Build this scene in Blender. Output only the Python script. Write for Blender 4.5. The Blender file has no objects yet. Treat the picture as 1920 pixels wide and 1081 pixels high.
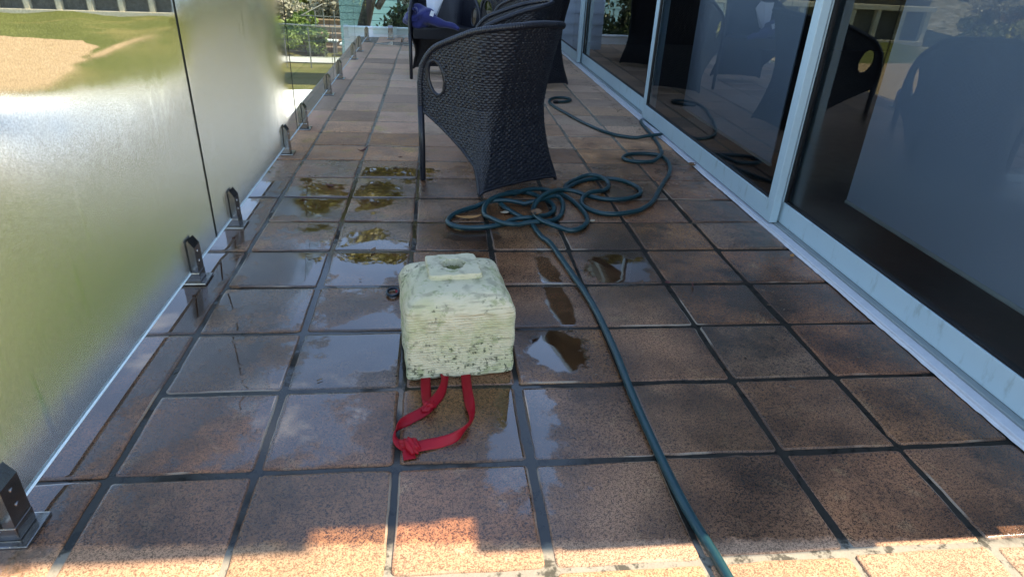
import bpy, bmesh, math, random
import numpy as np
from mathutils import Vector, Matrix
rnd = random.Random(7)
nrs = np.random.RandomState(11)
scene = bpy.context.scene

# ------------------------------------------------------------------ camera
cam_data = bpy.data.cameras.new('camera')
cam = bpy.data.objects.new('camera', cam_data)
scene.collection.objects.link(cam)
R_ = Vector((0.993607941, -0.104095944, 0.043672574))
U_ = Vector((0.010124842, 0.467492066, 0.883939283))
F_ = Vector((0.112431076, 0.877846913, -0.465557784))
M = Matrix((R_, U_, -F_)).transposed().to_4x4()
M.translation = Vector((0.113726, -1.275639, 1.194555))
cam.matrix_world = M
cam_data.sensor_fit = 'HORIZONTAL'; cam_data.sensor_width = 36; cam_data.lens = 22.67
cam_data.clip_start = 0.02; cam_data.clip_end = 1500
scene.camera = cam

# ------------------------------------------------------------------ light
SUN_EL = math.radians(54)
SUN_DIR = Vector((math.cos(SUN_EL)*0.9988, -math.cos(SUN_EL)*0.02, math.sin(SUN_EL))).normalized()   # towards the sun
world = bpy.data.worlds.new('World'); scene.world = world; world.use_nodes = True
wn = world.node_tree; wn.nodes.clear()
sky = wn.nodes.new('ShaderNodeTexSky'); sky.sky_type = 'NISHITA'; sky.sun_disc = False
sky.sun_elevation = SUN_EL; sky.sun_rotation = math.atan2(SUN_DIR.x, SUN_DIR.y)
sky.air_density = 1.0; sky.dust_density = 0.1; sky.altitude = 1500; sky.ozone_density = 2.5
bg = wn.nodes.new('ShaderNodeBackground'); bg.inputs['Strength'].default_value = 0.148
wo = wn.nodes.new('ShaderNodeOutputWorld')
# soft fair-weather clouds
tc = wn.nodes.new('ShaderNodeTexCoord')
mp = wn.nodes.new('ShaderNodeMapping'); mp.inputs['Scale'].default_value = (1.0, 1.0, 2.2); mp.inputs['Location'].default_value = (.9, 2.3, .4)
nz = wn.nodes.new('ShaderNodeTexNoise'); nz.inputs['Scale'].default_value = 2.6; nz.inputs['Detail'].default_value = 7; nz.inputs['Roughness'].default_value = .55
cr = wn.nodes.new('ShaderNodeValToRGB'); cr.color_ramp.elements[0].position = .60; cr.color_ramp.elements[1].position = .78
cr.color_ramp.elements[1].color = (.8, .8, .8, 1)
mx = wn.nodes.new('ShaderNodeMix'); mx.data_type = 'RGBA'
mx.inputs['B'].default_value = (7.5, 7.8, 8.4, 1)
L = wn.links.new
L(tc.outputs['Generated'], mp.inputs['Vector']); L(mp.outputs['Vector'], nz.inputs['Vector']); L(nz.outputs['Fac'], cr.inputs['Fac'])
L(cr.outputs['Color'], mx.inputs['Factor']); L(sky.outputs['Color'], mx.inputs['A']); L(mx.outputs['Result'], bg.inputs['Color'])
L(bg.outputs['Background'], wo.inputs['Surface'])
sd = bpy.data.lights.new('sun', 'SUN'); sd.energy = 3.2; sd.angle = math.radians(0.3); sd.color = (1, .94, .85)
so = bpy.data.objects.new('sun', sd); scene.collection.objects.link(so)
so.rotation_euler = SUN_DIR.to_track_quat('Z', 'Y').to_euler(); so.location = (8, 0, 12)
scene.view_settings.view_transform = 'Standard'; scene.view_settings.look = 'None'
scene.view_settings.exposure = 2.0; scene.view_settings.gamma = 1
scene.view_settings.use_white_balance = True; scene.view_settings.white_balance_temperature = 7900     # the photograph is balanced for the shade
scene.cycles.max_bounces = 14; scene.cycles.transmission_bounces = 12; scene.cycles.transparent_max_bounces = 12
scene.cycles.glossy_bounces = 6; scene.cycles.diffuse_bounces = 4
scene.cycles.sample_clamp_indirect = 6; scene.cycles.use_denoising = True

# ------------------------------------------------------------------ helpers
def link(o):
    scene.collection.objects.link(o); return o

def mesh_obj(name, verts, faces, mat=None, parent=None, smooth=False, mats=None, midx=None):
    me = bpy.data.meshes.new(name)
    me.from_pydata([tuple(v) for v in verts], [], [tuple(f) for f in faces]); me.update()
    if mats:
        for m in mats: me.materials.append(m)
        me.polygons.foreach_set('material_index', midx)
    elif mat: me.materials.append(mat)
    if smooth: me.polygons.foreach_set('use_smooth', [True]*len(me.polygons))
    o = link(bpy.data.objects.new(name, me))
    if parent: o.parent = parent
    return o

def bm_obj(name, bm, mat, parent=None, smooth=False):
    me = bpy.data.meshes.new(name); bm.to_mesh(me); bm.free()
    me.materials.append(mat)
    if smooth: me.polygons.foreach_set('use_smooth', [True]*len(me.polygons))
    o = link(bpy.data.objects.new(name, me))
    if parent: o.parent = parent
    return o

def tag(o, label=None, cat=None, group=None, kind=None):
    if label: o['label'] = label
    if cat: o['category'] = cat
    if group: o['group'] = group
    if kind: o['kind'] = kind
    return o

def empty(name, loc, rz, label, cat, group=None):
    o = link(bpy.data.objects.new(name, None)); o.location = loc; o.rotation_euler = (0, 0, rz)
    o.empty_display_size = .1
    return tag(o, label, cat, group)

class MB:
    def __init__(s): s.v = []; s.f = []
    def add(s, V, Fc):
        n = len(s.v); s.v += [tuple(v) for v in V]; s.f += [tuple(i+n for i in f) for f in Fc]; return s
    def box(s, x0, x1, y0, y1, z0, z1, bev=0, rot=None):
        bm = bmesh.new(); bmesh.ops.create_cube(bm, size=1)
        for v in bm.verts: v.co = Vector((x0+(v.co.x+.5)*(x1-x0), y0+(v.co.y+.5)*(y1-y0), z0+(v.co.z+.5)*(z1-z0)))
        if bev: bmesh.ops.bevel(bm, geom=bm.edges[:], offset=bev, segments=2, profile=.6, affect='EDGES')
        if rot:
            c = Vector(((x0+x1)/2, (y0+y1)/2, (z0+z1)/2))
            for v in bm.verts: v.co = rot @ (v.co-c) + c
        bm.verts.index_update()
        s.add([v.co for v in bm.verts], [[v.index for v in f.verts] for f in bm.faces]); bm.free(); return s
    def tube(s, pts, r, n=8, cap=True, closed=False):
        pts = [Vector(p) for p in pts]; m = len(pts); rr = r if hasattr(r, '__len__') else [r]*m
        V = []; up = None
        for i, p in enumerate(pts):
            a = pts[(i-1) % m] if (closed or i > 0) else p
            b = pts[(i+1) % m] if (closed or i < m-1) else p
            t = (b-a).normalized()
            if up is None:
                up = Vector((0, 0, 1)) if abs(t.z) < .9 else Vector((1, 0, 0))
            x = t.cross(up)
            if x.length < 1e-5: x = t.orthogonal()
            x.normalize(); y = x.cross(t).normalized(); up = y
            for k in range(n):
                q = 2*math.pi*k/n; V.append(p + x*math.cos(q)*rr[i] + y*math.sin(q)*rr[i])
        Fc = []
        for i in range(m if closed else m-1):
            j = (i+1) % m
            for k in range(n):
                l = (k+1) % n; Fc.append((i*n+k, i*n+l, j*n+l, j*n+k))
        if cap and not closed:
            Fc.append(tuple(range(n-1, -1, -1))); Fc.append(tuple((m-1)*n+k for k in range(n)))
        return s.add(V, Fc)
    def lathe(s, prof, n=32, c=(0, 0, 0)):
        V = [(c[0]+r*math.cos(2*math.pi*k/n), c[1]+r*math.sin(2*math.pi*k/n), c[2]+z) for r, z in prof for k in range(n)]
        Fc = [(i*n+k, i*n+(k+1) % n, (i+1)*n+(k+1) % n, (i+1)*n+k) for i in range(len(prof)-1) for k in range(n)]
        return s.add(V, Fc)
    def obj(s, name, mat, parent=None, smooth=False):
        return mesh_obj(name, s.v, s.f, mat, parent, smooth)

def auto_smooth(o, ang=35):
    me = o.data; bm = bmesh.new(); bm.from_mesh(me)
    for f in bm.faces: f.smooth = True
    for e in bm.edges:
        if len(e.link_faces) == 2 and e.calc_face_angle(0) > math.radians(ang): e.smooth = False
    bm.to_mesh(me); bm.free(); return o

def catmull(P, step=.01, closed=False):
    P = [np.array(p, float) for p in P]; out = []
    n = len(P); rng = range(n if closed else n-1)
    for i in rng:
        if closed: p0, p1, p2, p3 = P[i-1], P[i], P[(i+1) % n], P[(i+2) % n]
        else: p0, p1, p2, p3 = P[max(i-1, 0)], P[i], P[i+1], P[min(i+2, n-1)]
        k = max(2, int(np.linalg.norm(p2-p1)/step))
        for t in np.arange(k)/k:
            out.append(.5*((2*p1)+(-p0+p2)*t+(2*p0-5*p1+4*p2-p3)*t*t+(-p0+3*p1-3*p2+p3)*t**3))
    if not closed: out.append(P[-1])
    return np.array(out)

# ------------------------------------------------------------------ material helpers
class NT:
    def __init__(s, name):
        s.m = bpy.data.materials.new(name); s.m.use_nodes = True; s.t = s.m.node_tree
        s.b = s.t.nodes['Principled BSDF']; s.out = s.t.nodes['Material Output']; s._co = None
    def n(s, typ, **kw):
        o = s.t.nodes.new(typ)
        for k, v in kw.items():
            if hasattr(o, k) and k not in o.inputs: setattr(o, k, v)
        return o
    def set(s, sock, v):
        if hasattr(v, 'is_output') or isinstance(v, bpy.types.NodeSocket): s.t.links.new(v, sock)
        elif isinstance(v, (tuple, list)): sock.default_value = (*v, 1) if (len(v) == 3 and sock.type == 'RGBA') else v
        else: sock.default_value = v
    @property
    def co(s):
        if not s._co: s._co = s.n('ShaderNodeTexCoord').outputs['Object']
        return s._co
    def math(s, op, a, b=0, c=0, clamp=False):
        o = s.n('ShaderNodeMath'); o.operation = op; o.use_clamp = clamp
        for i, v in enumerate((a, b, c)): s.set(o.inputs[i], v)
        return o.outputs[0]
    def mul(s, a, b): return s.math('MULTIPLY', a, b)
    def add(s, a, b): return s.math('ADD', a, b)
    def sub(s, a, b): return s.math('SUBTRACT', a, b)
    def mx(s, a, b): return s.math('MAXIMUM', a, b)
    def xyz(s, v=None):
        o = s.n('ShaderNodeSeparateXYZ'); s.set(o.inputs[0], v if v is not None else s.co); return o.outputs
    def noise(s, scale, detail=3, rough=.5, vec=None, dist=0, stretch=None):
        o = s.n('ShaderNodeTexNoise'); o.inputs['Scale'].default_value = scale; o.inputs['Detail'].default_value = detail
        o.inputs['Roughness'].default_value = rough; o.inputs['Distortion'].default_value = dist
        v = vec if vec is not None else s.co
        if stretch:
            q = s.n('ShaderNodeMapping'); q.inputs['Scale'].default_value = stretch; s.set(q.inputs['Vector'], v); v = q.outputs[0]
        s.set(o.inputs['Vector'], v); return o.outputs['Fac']
    def voro(s, scale, feature='F1', out='Distance', vec=None):
        o = s.n('ShaderNodeTexVoronoi'); o.feature = feature; o.inputs['Scale'].default_value = scale
        s.set(o.inputs['Vector'], vec if vec is not None else s.co); return o.outputs[out]
    def step(s, v, a, b, lo=0., hi=1.):
        o = s.n('ShaderNodeMapRange'); o.interpolation_type = 'SMOOTHSTEP'
        s.set(o.inputs['Value'], v)
        if a > b: a, b, lo, hi = b, a, hi, lo
        for k, x in (('From Min', a), ('From Max', b), ('To Min', lo), ('To Max', hi)): o.inputs[k].default_value = x
        return o.outputs[0]
    def mix(s, f, a, b):
        o = s.n('ShaderNodeMix'); o.data_type = 'RGBA'
        s.set(o.inputs['Factor'], f); s.set(o.inputs['A'], a); s.set(o.inputs['B'], b); return o.outputs['Result']
    def mixf(s, f, a, b):
        o = s.n('ShaderNodeMix'); o.data_type = 'FLOAT'
        s.set(o.inputs['Factor'], f); s.set(o.inputs['A'], a); s.set(o.inputs['B'], b); return o.outputs['Result']
    def mulc(s, c, f):
        o = s.n('ShaderNodeMix'); o.data_type = 'RGBA'; o.blend_type = 'MULTIPLY'; o.inputs['Factor'].default_value = 1
        s.set(o.inputs['A'], c); s.set(o.inputs['B'], f); return o.outputs['Result']
    def grey(s, v):
        o = s.n('ShaderNodeCombineColor')
        for i in range(3): s.set(o.inputs[i], v)
        return o.outputs[0]
    def attr(s, name):
        o = s.n('ShaderNodeAttribute'); o.attribute_name = name; return o
    def bump(s, h, strength=.3, dist=.002, normal=None):
        o = s.n('ShaderNodeBump'); s.set(o.inputs['Height'], h); s.set(o.inputs['Strength'], strength); o.inputs['Distance'].default_value = dist
        if normal is not None: s.set(o.inputs['Normal'], normal)
        return o.outputs[0]
    def p(s, **kw):
        nm = dict(col='Base Color', rough='Roughness', metal='Metallic', spec='Specular IOR Level', normal='Normal', ior='IOR', coat='Coat Weight', coatr='Coat Roughness', trans='Transmission Weight', sss='Subsurface Weight', sheen='Sheen Weight', emit='Emission Color', emits='Emission Strength')
        for k, v in kw.items(): s.set(s.b.inputs[nm[k]], v)
        return s.m

def simple(name, col, rough=.6, metal=0, var=.2, scale=8, bump=0, bscale=60, **kw):
    t = NT(name)
    c = t.mix(t.noise(scale, 4, .6), tuple(x*(1-var) for x in col), tuple(min(1, x*(1+var)) for x in col))
    d = dict(col=c, rough=t.mixf(t.noise(scale*3, 3), rough*.85, min(1, rough*1.15)), metal=metal)
    if bump: d['normal'] = t.bump(t.noise(bscale, 4, .6), bump)
    d.update(kw); t.p(**d); return t.m

# ------------------------------------------------------------------ deck materials
PUDDLES = [  # x, y, rx, ry, weight : places where water stands on the deck
    (-.19, 1.28, .20, .36, 1), (-.50, 1.10, .28, .60, .55), (-.62, .45, .24, .5, .45), (-.10, .62, .17, .22, 1), (-.3, .3, .24, .3, .5),
    (.50, .53, .12, .16, 1), (.57, .98, .052, .40, 1), (.86, 1.16, .16, .16, .9), (-.55, 2.0, .22, .35, .8), (-.2, 2.05, .16, .26, .8), (-.12, 2.42, .24, .18, .6),
    (-.40, 8.0, .34, .2, 1), (-.90, 1.0, .21, 1.9, 1), (.28, 1.52, .14, .14, .6), (.35, .1, .12, .3, .6)]

def wet_fields(t):
    x, y, z = t.xyz()
    nw = t.noise(5.5, 5, .62); nw2 = t.noise(26, 3, .6)
    warp = t.add(t.mul(t.sub(nw, .5), 1.5), t.mul(t.sub(nw2, .5), .45))
    P = None
    for (cx, cy, rx, ry, w) in PUDDLES:
        dx = t.mul(t.sub(x, cx), 1/rx); dy = t.mul(t.sub(y, cy), 1/ry)
        d = t.math('SQRT', t.add(t.mul(dx, dx), t.mul(dy, dy)))
        f = t.mul(t.sub(1.0, d), w)
        P = f if P is None else t.mx(P, f)
    P = t.step(t.add(P, warp), .02, .22)
    W = t.step(t.add(y, t.mul(t.sub(nw, .5), 2.2)), 3.6, 2.0)      # the near half has just been hosed down
    W = t.mul(W, t.step(t.add(t.add(y, t.mul(x, .055)), t.mul(t.sub(nw2, .5), .05)), -.262, -.23))      # dry front strip; its edge follows the shade line to boost the sunlit contrast
    W = t.mx(W, P)
    return x, y, z, P, W

t = NT('terracotta_tile')
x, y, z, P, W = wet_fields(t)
at_ = t.attr('tint'); sc = t.n('ShaderNodeSeparateColor'); t.set(sc.inputs[0], at_.outputs['Color'])
r1, r2, r3 = sc.outputs
c = t.mix(r1, (.56, .285, .125), (.50, .285, .18))
c = t.mix(t.step(r2, .55, 1), c, (.40, .19, .10))
c = t.mix(t.mul(t.step(r3, .6, 1), .6), c, (.46, .36, .27))
c = t.mix(t.mul(t.step(t.noise(3.2, 5, .65), .42, .66), .65), c, (.30, .165, .10))          # blotchy firing and grime
c = t.mix(t.mul(t.step(t.noise(9, 5, .7, dist=.6), .55, .7), .5), c, (.60, .42, .26))
mossy = t.mul(t.step(t.noise(4.1, 4, .6, stretch=(1, 1.3, 1)), .56, .68), t.step(y, .9, 1.5))
mossy = t.mul(mossy, t.step(x, .25, -.1))
c = t.mix(t.mul(mossy, .55), c, (.40, .29, .06))                                     # ochre algae
g1 = t.noise(330, 2, .6); g2 = t.noise(125, 3, .7)
pores = t.step(t.add(t.mul(g1, .6), t.mul(g2, .4)), .40, .56)
c = t.mulc(c, t.grey(t.mixf(pores, .22, 1.5)))
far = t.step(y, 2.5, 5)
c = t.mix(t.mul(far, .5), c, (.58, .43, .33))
c = t.mulc(c, t.grey(t.mixf(r2, .70, 1.30)))
drk = t.mixf(W, 1.0, t.mixf(t.step(t.noise(2.6, 4, .6), .3, .7), .12, .44))
c = t.mulc(c, t.grey(drk)); wc = t.mix(W, (1, 1, 1), (1.20, .98, .78)); c = t.mulc(c, wc)
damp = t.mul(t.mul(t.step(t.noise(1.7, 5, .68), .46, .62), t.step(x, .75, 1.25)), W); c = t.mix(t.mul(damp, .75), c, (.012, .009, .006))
c = t.mulc(c, t.grey(t.mixf(P, 1.0, .5)))
front = t.step(t.add(y, t.mul(x, .055)), -.23, -.262); c = t.mix(t.mul(front, .55), c, t.mulc((.28, .185, .118), t.grey(t.mixf(pores, .74, 1.03))))  # separate tile colour painted over the sunlit strip, edged at the shade line
edge = t.mul(t.sub(1, at_.outputs['Alpha']), t.step(t.noise(2.2, 3, .6), .53, .62)); c = t.mix(t.mul(edge, .5), c, (.40, .33, .24))
rg = t.mixf(W, .78, t.mixf(t.noise(7, 4, .6), .12, .22))
rg = t.mixf(P, rg, .035); rg = t.mixf(t.sub(1, at_.outputs['Alpha']), rg, .75)
h = t.add(t.mul(g2, .7), t.mul(g1, .5))
bs = t.mixf(P, t.mixf(W, .7, .62), .0)
nb = t.bump(h, bs, .0022)
nb = t.bump(t.noise(14, 3, .5), t.mixf(P, .25, .035), .004, nb)
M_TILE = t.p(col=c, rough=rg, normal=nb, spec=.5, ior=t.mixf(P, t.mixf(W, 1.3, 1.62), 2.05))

t = NT('grout')
x, y, z, P, W = wet_fields(t)
n = t.noise(13, 4, .65)
c = t.mix(n, (.28, .245, .19), (.42, .38, .30))
c = t.mix(t.mul(t.step(t.noise(22, 4, .7), .52, .64), .8), c, (.03, .03, .022))
c = t.mix(t.mul(t.step(t.noise(31, 3, .6), .62, .7), t.step(y, 1., 2.)), c, (.12, .13, .03))
c = t.mulc(c, t.grey(t.mixf(W, .75, .08)))
PW = t.mx(P, t.mul(W, t.mul(t.step(t.noise(3, 3), .38, .5), t.step(x, .75, .35))))
M_GROUT = t.p(col=c, rough=t.mixf(PW, .7, .05), normal=t.bump(t.noise(90, 3, .7), t.mixf(PW, .6, .03), .004), spec=t.mixf(PW, .12, .5))

M_CONC = simple('wet_concrete', (.30, .27, .23), .5, var=.35, scale=6, bump=.3, bscale=140)

# ------------------------------------------------------------------ deck
PX, PY = 0.35, 0.33482
def build_deck():
    V = []; Fc = []; T = []
    def tile(x0, x1, y0, y1):
        cx, cy = (x0+x1)/2, (y0+y1)/2
        tz = nrs.normal(0, .0012); ax, ay = nrs.normal(0, .004, 2)
        col = nrs.rand(3)
        R0 = .013
        hx, hy = (x1-x0)/2, (y1-y0)/2
        def ring(ins, z, jit):
            o = []
            for qx, qy in ((1, 1), (-1, 1), (-1, -1), (1, -1)):
                a0 = math.atan2(qy, qx) - math.pi/4
                for k in range(4):
                    a = a0 + k*math.pi/6
                    o.append((qx*(hx-R0)+math.cos(a)*(R0-ins), qy*(hy-R0)+math.sin(a)*(R0-ins)))
            # subdivide sides with wobble
            res = []
            m = len(o)
            for i in range(m):
                p, q = o[i], o[(i+1) % m]; res.append(p)
                if math.hypot(q[0]-p[0], q[1]-p[1]) > .1:
                    for k in range(1, 8): res.append((p[0]+(q[0]-p[0])*k/8, p[1]+(q[1]-p[1])*k/8))
            return [(px+jx, py+jy, z) for (px, py), (jx, jy) in zip(res, jit)]
        m = 16+4*7
        base = nrs.normal(0, .0013, (m, 2)); base = (base+np.roll(base, 1, 0)+np.roll(base, -1, 0))/1.7
        chip = (nrs.rand(m) < .03)[:, None]*nrs.normal(0, .004, (m, 2))
        rings = [ring(0, -.014, base+chip), ring(.0005, -.0045, base+chip), ring(.002, -.0018, base+chip*.8), ring(.0055, 0, base*.8+chip*.3), ring(.012, .0004, base*.3)]
        s0 = len(V)
        for rg_ in rings:
            for (px, py, pz) in rg_: V.append((cx+px, cy+py, pz+tz+px*ax+py*ay))
        for i in range(len(rings)-1):
            for k in range(m):
                l = (k+1) % m; Fc.append((s0+i*m+k, s0+i*m+l, s0+(i+1)*m+l, s0+(i+1)*m+k)); T.append((*col, 1 if i in (0, 3) else 0))
        Fc.append(tuple(s0+(len(rings)-1)*m+k for k in range(m))); T.append((*col, 1))
    g = .0085
    for c in range(-2, 5):
        for r in range(-7, 26):
            x0, x1 = c*PX+g, (c+1)*PX-g
            if c == 4: x1 = 1.755
            dj = nrs.normal(0, .002, 2)
            tile(x0+dj[0], x1+dj[0], r*PY+g+dj[1], (r+1)*PY-g+dj[1])
    for r in range(-4, 13):                                       # long border tiles under the glass
        tile(-1.0, -2*PX-.006, r*2*PY+.006-.67, (r+1)*2*PY-.006-.67)
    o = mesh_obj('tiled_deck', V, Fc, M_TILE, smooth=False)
    ca = o.data.color_attributes.new('tint', 'FLOAT_COLOR', 'CORNER')
    arr = []
    for p, col in zip(o.data.polygons, T):
        arr += list(col)*p.loop_total
    ca.data.foreach_set('color', np.array(arr, np.float32))
    auto_smooth(o, 50)
    tag(o, kind='structure')
    gr = mesh_obj('grout_bed', [(-1.0, -2.6, -.0042), (1.9, -2.6, -.0042), (1.9, 8.75, -.0042), (-1.0, 8.75, -.0042)], [(0, 1, 2, 3)], M_GROUT)
    tag(gr, kind='structure')
    sl = MB().box(-1.02, 5.5, -2.6, 8.76, -.32, -.016).obj('deck_slab', M_CONC); tag(sl, kind='structure')
build_deck()

# ------------------------------------------------------------------ ground outside
t = NT('grass_ground')
x, y, z = t.xyz()
c = t.mix(t.noise(.6, 5, .65), (.078, .090, .030), (.135, .142, .052))
c = t.mix(t.mul(t.step(t.noise(.25, 4, .6), .5, .66), .7), c, (.20, .17, .07))
c = t.mulc(c, t.grey(t.mixf(t.noise(9, 4, .8), .55, 1.35)))
c = t.mix(t.step(t.add(y, t.mul(t.noise(.8, 3), 1.5)), 11.5, 9.5), c, t.mulc(c, (.40, .66, .24)))      # the near lawn is a deeper green
sm = t.step(t.add(t.add(x, t.mul(t.add(y, 1.3), .62)), t.mul(t.sub(t.noise(.3, 3), .5), 3)), -.6, -2.4); sc_ = t.mix(t.noise(.8, 5, .7), (.17, .15, .08), (.30, .25, .17)); sc_ = t.mix(t.step(t.noise(1.6, 5, .75), .50, .60), sc_, (.40, .37, .31)); sc_ = t.mix(t.step(t.noise(2.4, 5, .75), .54, .62), sc_, (.06, .065, .03)); c = t.mix(sm, c, sc_)
M_GRASS = t.p(col=c, rough=.9, spec=.0, normal=t.bump(t.noise(14, 4, .8), .9, .05))
def terr(x, y):
    z = -3.0
    d = (y - 41) + .2*(-x - 14)
    if d > 0: z += .10*d + .0052*d*d
    if x < -26: z += .012*(-26-x)**1.6
    return -3+13*math.tanh((z+3)/13)
def build_ground():
    X = np.concatenate([np.arange(-30, 12, .75), [14, 18, 24, 32, 45, 70, 120, 250, 600]]); X = np.concatenate([[-600, -300, -160, -110, -80, -60, -50, -44, -39, -35, -32.5], X])
    Y = np.concatenate([[-600, -200, -80, -30, -10], np.arange(-4, 70, .75), [73, 78, 85, 95, 120, 180, 300, 600]])
    V = []
    for yy in Y:
        for xx in X:
            zz = terr(xx, min(yy, 120)) + (.09*math.sin(xx*1.3+yy*.7)+.07*math.sin(xx*.6-yy*1.1) if abs(xx) < 60 and yy > 31 else 0)
            V.append((xx, yy, zz))
    n = len(X)
    Fc = [(j*n+i, j*n+i+1, (j+1)*n+i+1, (j+1)*n+i) for j in range(len(Y)-1) for i in range(n-1)]
    tag(mesh_obj('lawn_ground', V, Fc, M_GRASS, smooth=True), kind='structure')
build_ground()

def patch(name, pts, z, mat, jit=.0, h=.0):
    """irregular sheet on the ground"""
    P = catmull(pts, .5, True) if jit >= 0 else np.array(pts, float)
    P = P + nrs.normal(0, max(jit, 0), P.shape)
    bm = bmesh.new(); vs = [bm.verts.new((p[0], p[1], z)) for p in P]
    f = bm.faces.new(vs)
    if h:
        r = bmesh.ops.extrude_face_region(bm, geom=[f]); tv = [v for v in r['geom'] if isinstance(v, bmesh.types.BMVert)]
        c = sum((v.co for v in tv), Vector())/len(tv)
        for v in tv: v.co = c + (v.co-c)*.9; v.co.z = z+h
    bmesh.ops.triangulate(bm, faces=bm.faces[:])
    return tag(bm_obj(name, bm, mat), kind='structure')
t = NT('sandy_soil')
c = t.mix(t.noise(1.2, 5, .65), (.27, .185, .105), (.37, .265, .16))
c = t.mix(t.step(t.noise(4, 4, .7), .56, .66), c, (.25, .17, .08))
M_SAND = t.p(col=c, rough=.95, spec=.05, normal=t.bump(t.noise(8, 4, .7), .8, .05))
M_PATH = simple('pale_concrete_path', (.42, .42, .38), .8, var=.2, scale=1.5)
M_BED = simple('brown_garden_edge', (.16, .135, .10), .9, var=.3, scale=2)
t = NT('pale_terrace')
M_WATER = t.p(col=t.mix(t.noise(.4, 3), (.56, .57, .56), (.64, .64, .62)), rough=.8)
patch('sand_ground', [(-22, 30.2), (-17.5, 29.6), (-14.2, 28.6), (-12.6, 25), (-11.4, 21), (-11.3, 18.8), (-14, 18.3), (-16, 19.5), (-20, 26)], -2.992, M_SAND, .12)
patch('sand_track', [(-12.6, 25.4), (-12.9, 30.2), (-11.8, 33.2), (-12.5, 30), (-12.2, 25)], -2.984, M_SAND, .03)
patch('pale_terrace', [(-8.6, 11.4), (-2.0, 11.6), (1.5, 11.6), (1.5, 19.9), (-4, 20.0), (-11, 18.0), (-13.0, 17.9)], -2.976, M_WATER, -1)
patch('garden_edge', [(-7.6, 9.6), (1.5, 9.8), (1.5, 11.5), (-8.6, 11.3)], -2.968, M_BED, -1)
patch('concrete_path', [(-6.4, 25.0), (3, 25.2), (3, 26.5), (-6, 26.4)], -2.96, M_PATH, -1)

# ------------------------------------------------------------------ glass balustrade
GX = -.83
def fog_glass(name, frosted):
    t = NT(name); t.t.nodes.remove(t.b)
    x, y, z = t.xyz()
    co = t.n('ShaderNodeNewGeometry').outputs['Position']
    gx, gy, gz = t.xyz(co)
    if frosted:
        n1 = t.noise(3, 4, .6, vec=co)
        zf_ = t.sub(gz, t.mul(t.step(gy, 1.25, 1.7), .20))
        F = t.step(t.add(zf_, t.mul(t.sub(n1, .5), .18)), 1.0, .52)
        F = t.mul(F, t.step(t.add(gy, t.mul(t.sub(n1, .5), .6)), 3.25, 2.15))
        F = t.mx(F, t.mul(t.step(gy, 2.9, 2.0), .05))
        drip = t.step(t.noise(1, 3, .6, vec=co, stretch=(1, 46, 3.2)), .58, .66)
        F = t.mul(F, t.sub(1, t.mul(drip, t.mul(.28, t.step(t.noise(3.3, 2, vec=co), .45, .6)))))
    else:
        F = 0.0
    drops = t.voro(330, vec=co)
    dn = t.noise(520, 2, .6, vec=co)
    hh = t.add(t.mul(t.step(drops, .1, .55), .6), t.mul(dn, .8))
    nb = t.bump(hh, t.mul(t.mul(F, F), .25) if frosted else .0, .0016)
    rf = t.n('ShaderNodeBsdfRefraction'); rf.distribution = 'GGX'
    t.set(rf.inputs['Color'], (.93, .985, .955))
    if frosted: t.set(rf.inputs['Color'], t.mulc((.97, 1.0, .98), t.grey(t.mixf(t.step(t.noise(190, 2, .7, vec=co), .36, .64), .86, 1.0)))); t.set(rf.inputs['IOR'], 1.36)
    t.set(rf.inputs['Roughness'], t.mixf(F, .0, .235) if frosted else 0.0)
    if frosted: t.set(rf.inputs['Normal'], nb)
    gl = t.n('ShaderNodeBsdfGlossy'); t.set(gl.inputs['Roughness'], t.mixf(F, .02, .5) if frosted else .01)
    if frosted: t.set(gl.inputs['Normal'], nb)
    fr = t.n('ShaderNodeFresnel'); fr.inputs['IOR'].default_value = 1.5
    gm = t.n('ShaderNodeNewGeometry')
    m1 = t.n('ShaderNodeMixShader'); t.set(m1.inputs[0], t.mul(t.mul(fr.outputs[0], t.sub(.75, t.mul(F, .6)) if frosted else .9), t.sub(1, gm.outputs['Backfacing'])))
    t.t.links.new(rf.outputs[0], m1.inputs[1]); t.t.links.new(gl.outputs[0], m1.inputs[2])
    outp = m1.outputs[0]
    if frosted:
        tr = t.n('ShaderNodeBsdfTranslucent'); t.set(tr.inputs['Color'], (.9, .95, .95))
        spots = t.step(t.noise(260, 2, .6, vec=co), .62, .70)
        m2 = t.n('ShaderNodeMixShader'); t.set(m2.inputs[0], t.add(t.mul(F, .025), t.mul(spots, .05)))
        t.t.links.new(outp, m2.inputs[1]); t.t.links.new(tr.outputs[0], m2.inputs[2]); outp = m2.outputs[0]
        # dark grit sticking to the wet pane
        sp = t.step(t.voro(55, vec=co), .045, .02)
        df = t.n('ShaderNodeBsdfDiffuse'); t.set(df.inputs['Color'], (.03, .03, .02))
        m3 = t.n('ShaderNodeMixShader'); t.set(m3.inputs[0], t.mul(sp, t.step(t.noise(6, 2, vec=co), .5, .6)))
        t.t.links.new(outp, m3.inputs[1]); t.t.links.new(df.outputs[0], m3.inputs[2]); outp = m3.outputs[0]
    t.t.links.new(outp, t.out.inputs['Surface'])
    return t.m
M_FOG = fog_glass('wet_fogged_glass', True)
M_CLEAR = fog_glass('clear_glass', False)
M_EDGE = simple('dark_glass_edge', (.012, .018, .016), .3, var=.1)
M_BRIGHT = simple('lit_glass_edge', (.80, .92, .93), .25, var=.05)  # pale colour painted on the edge in place of light in the glass

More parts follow.
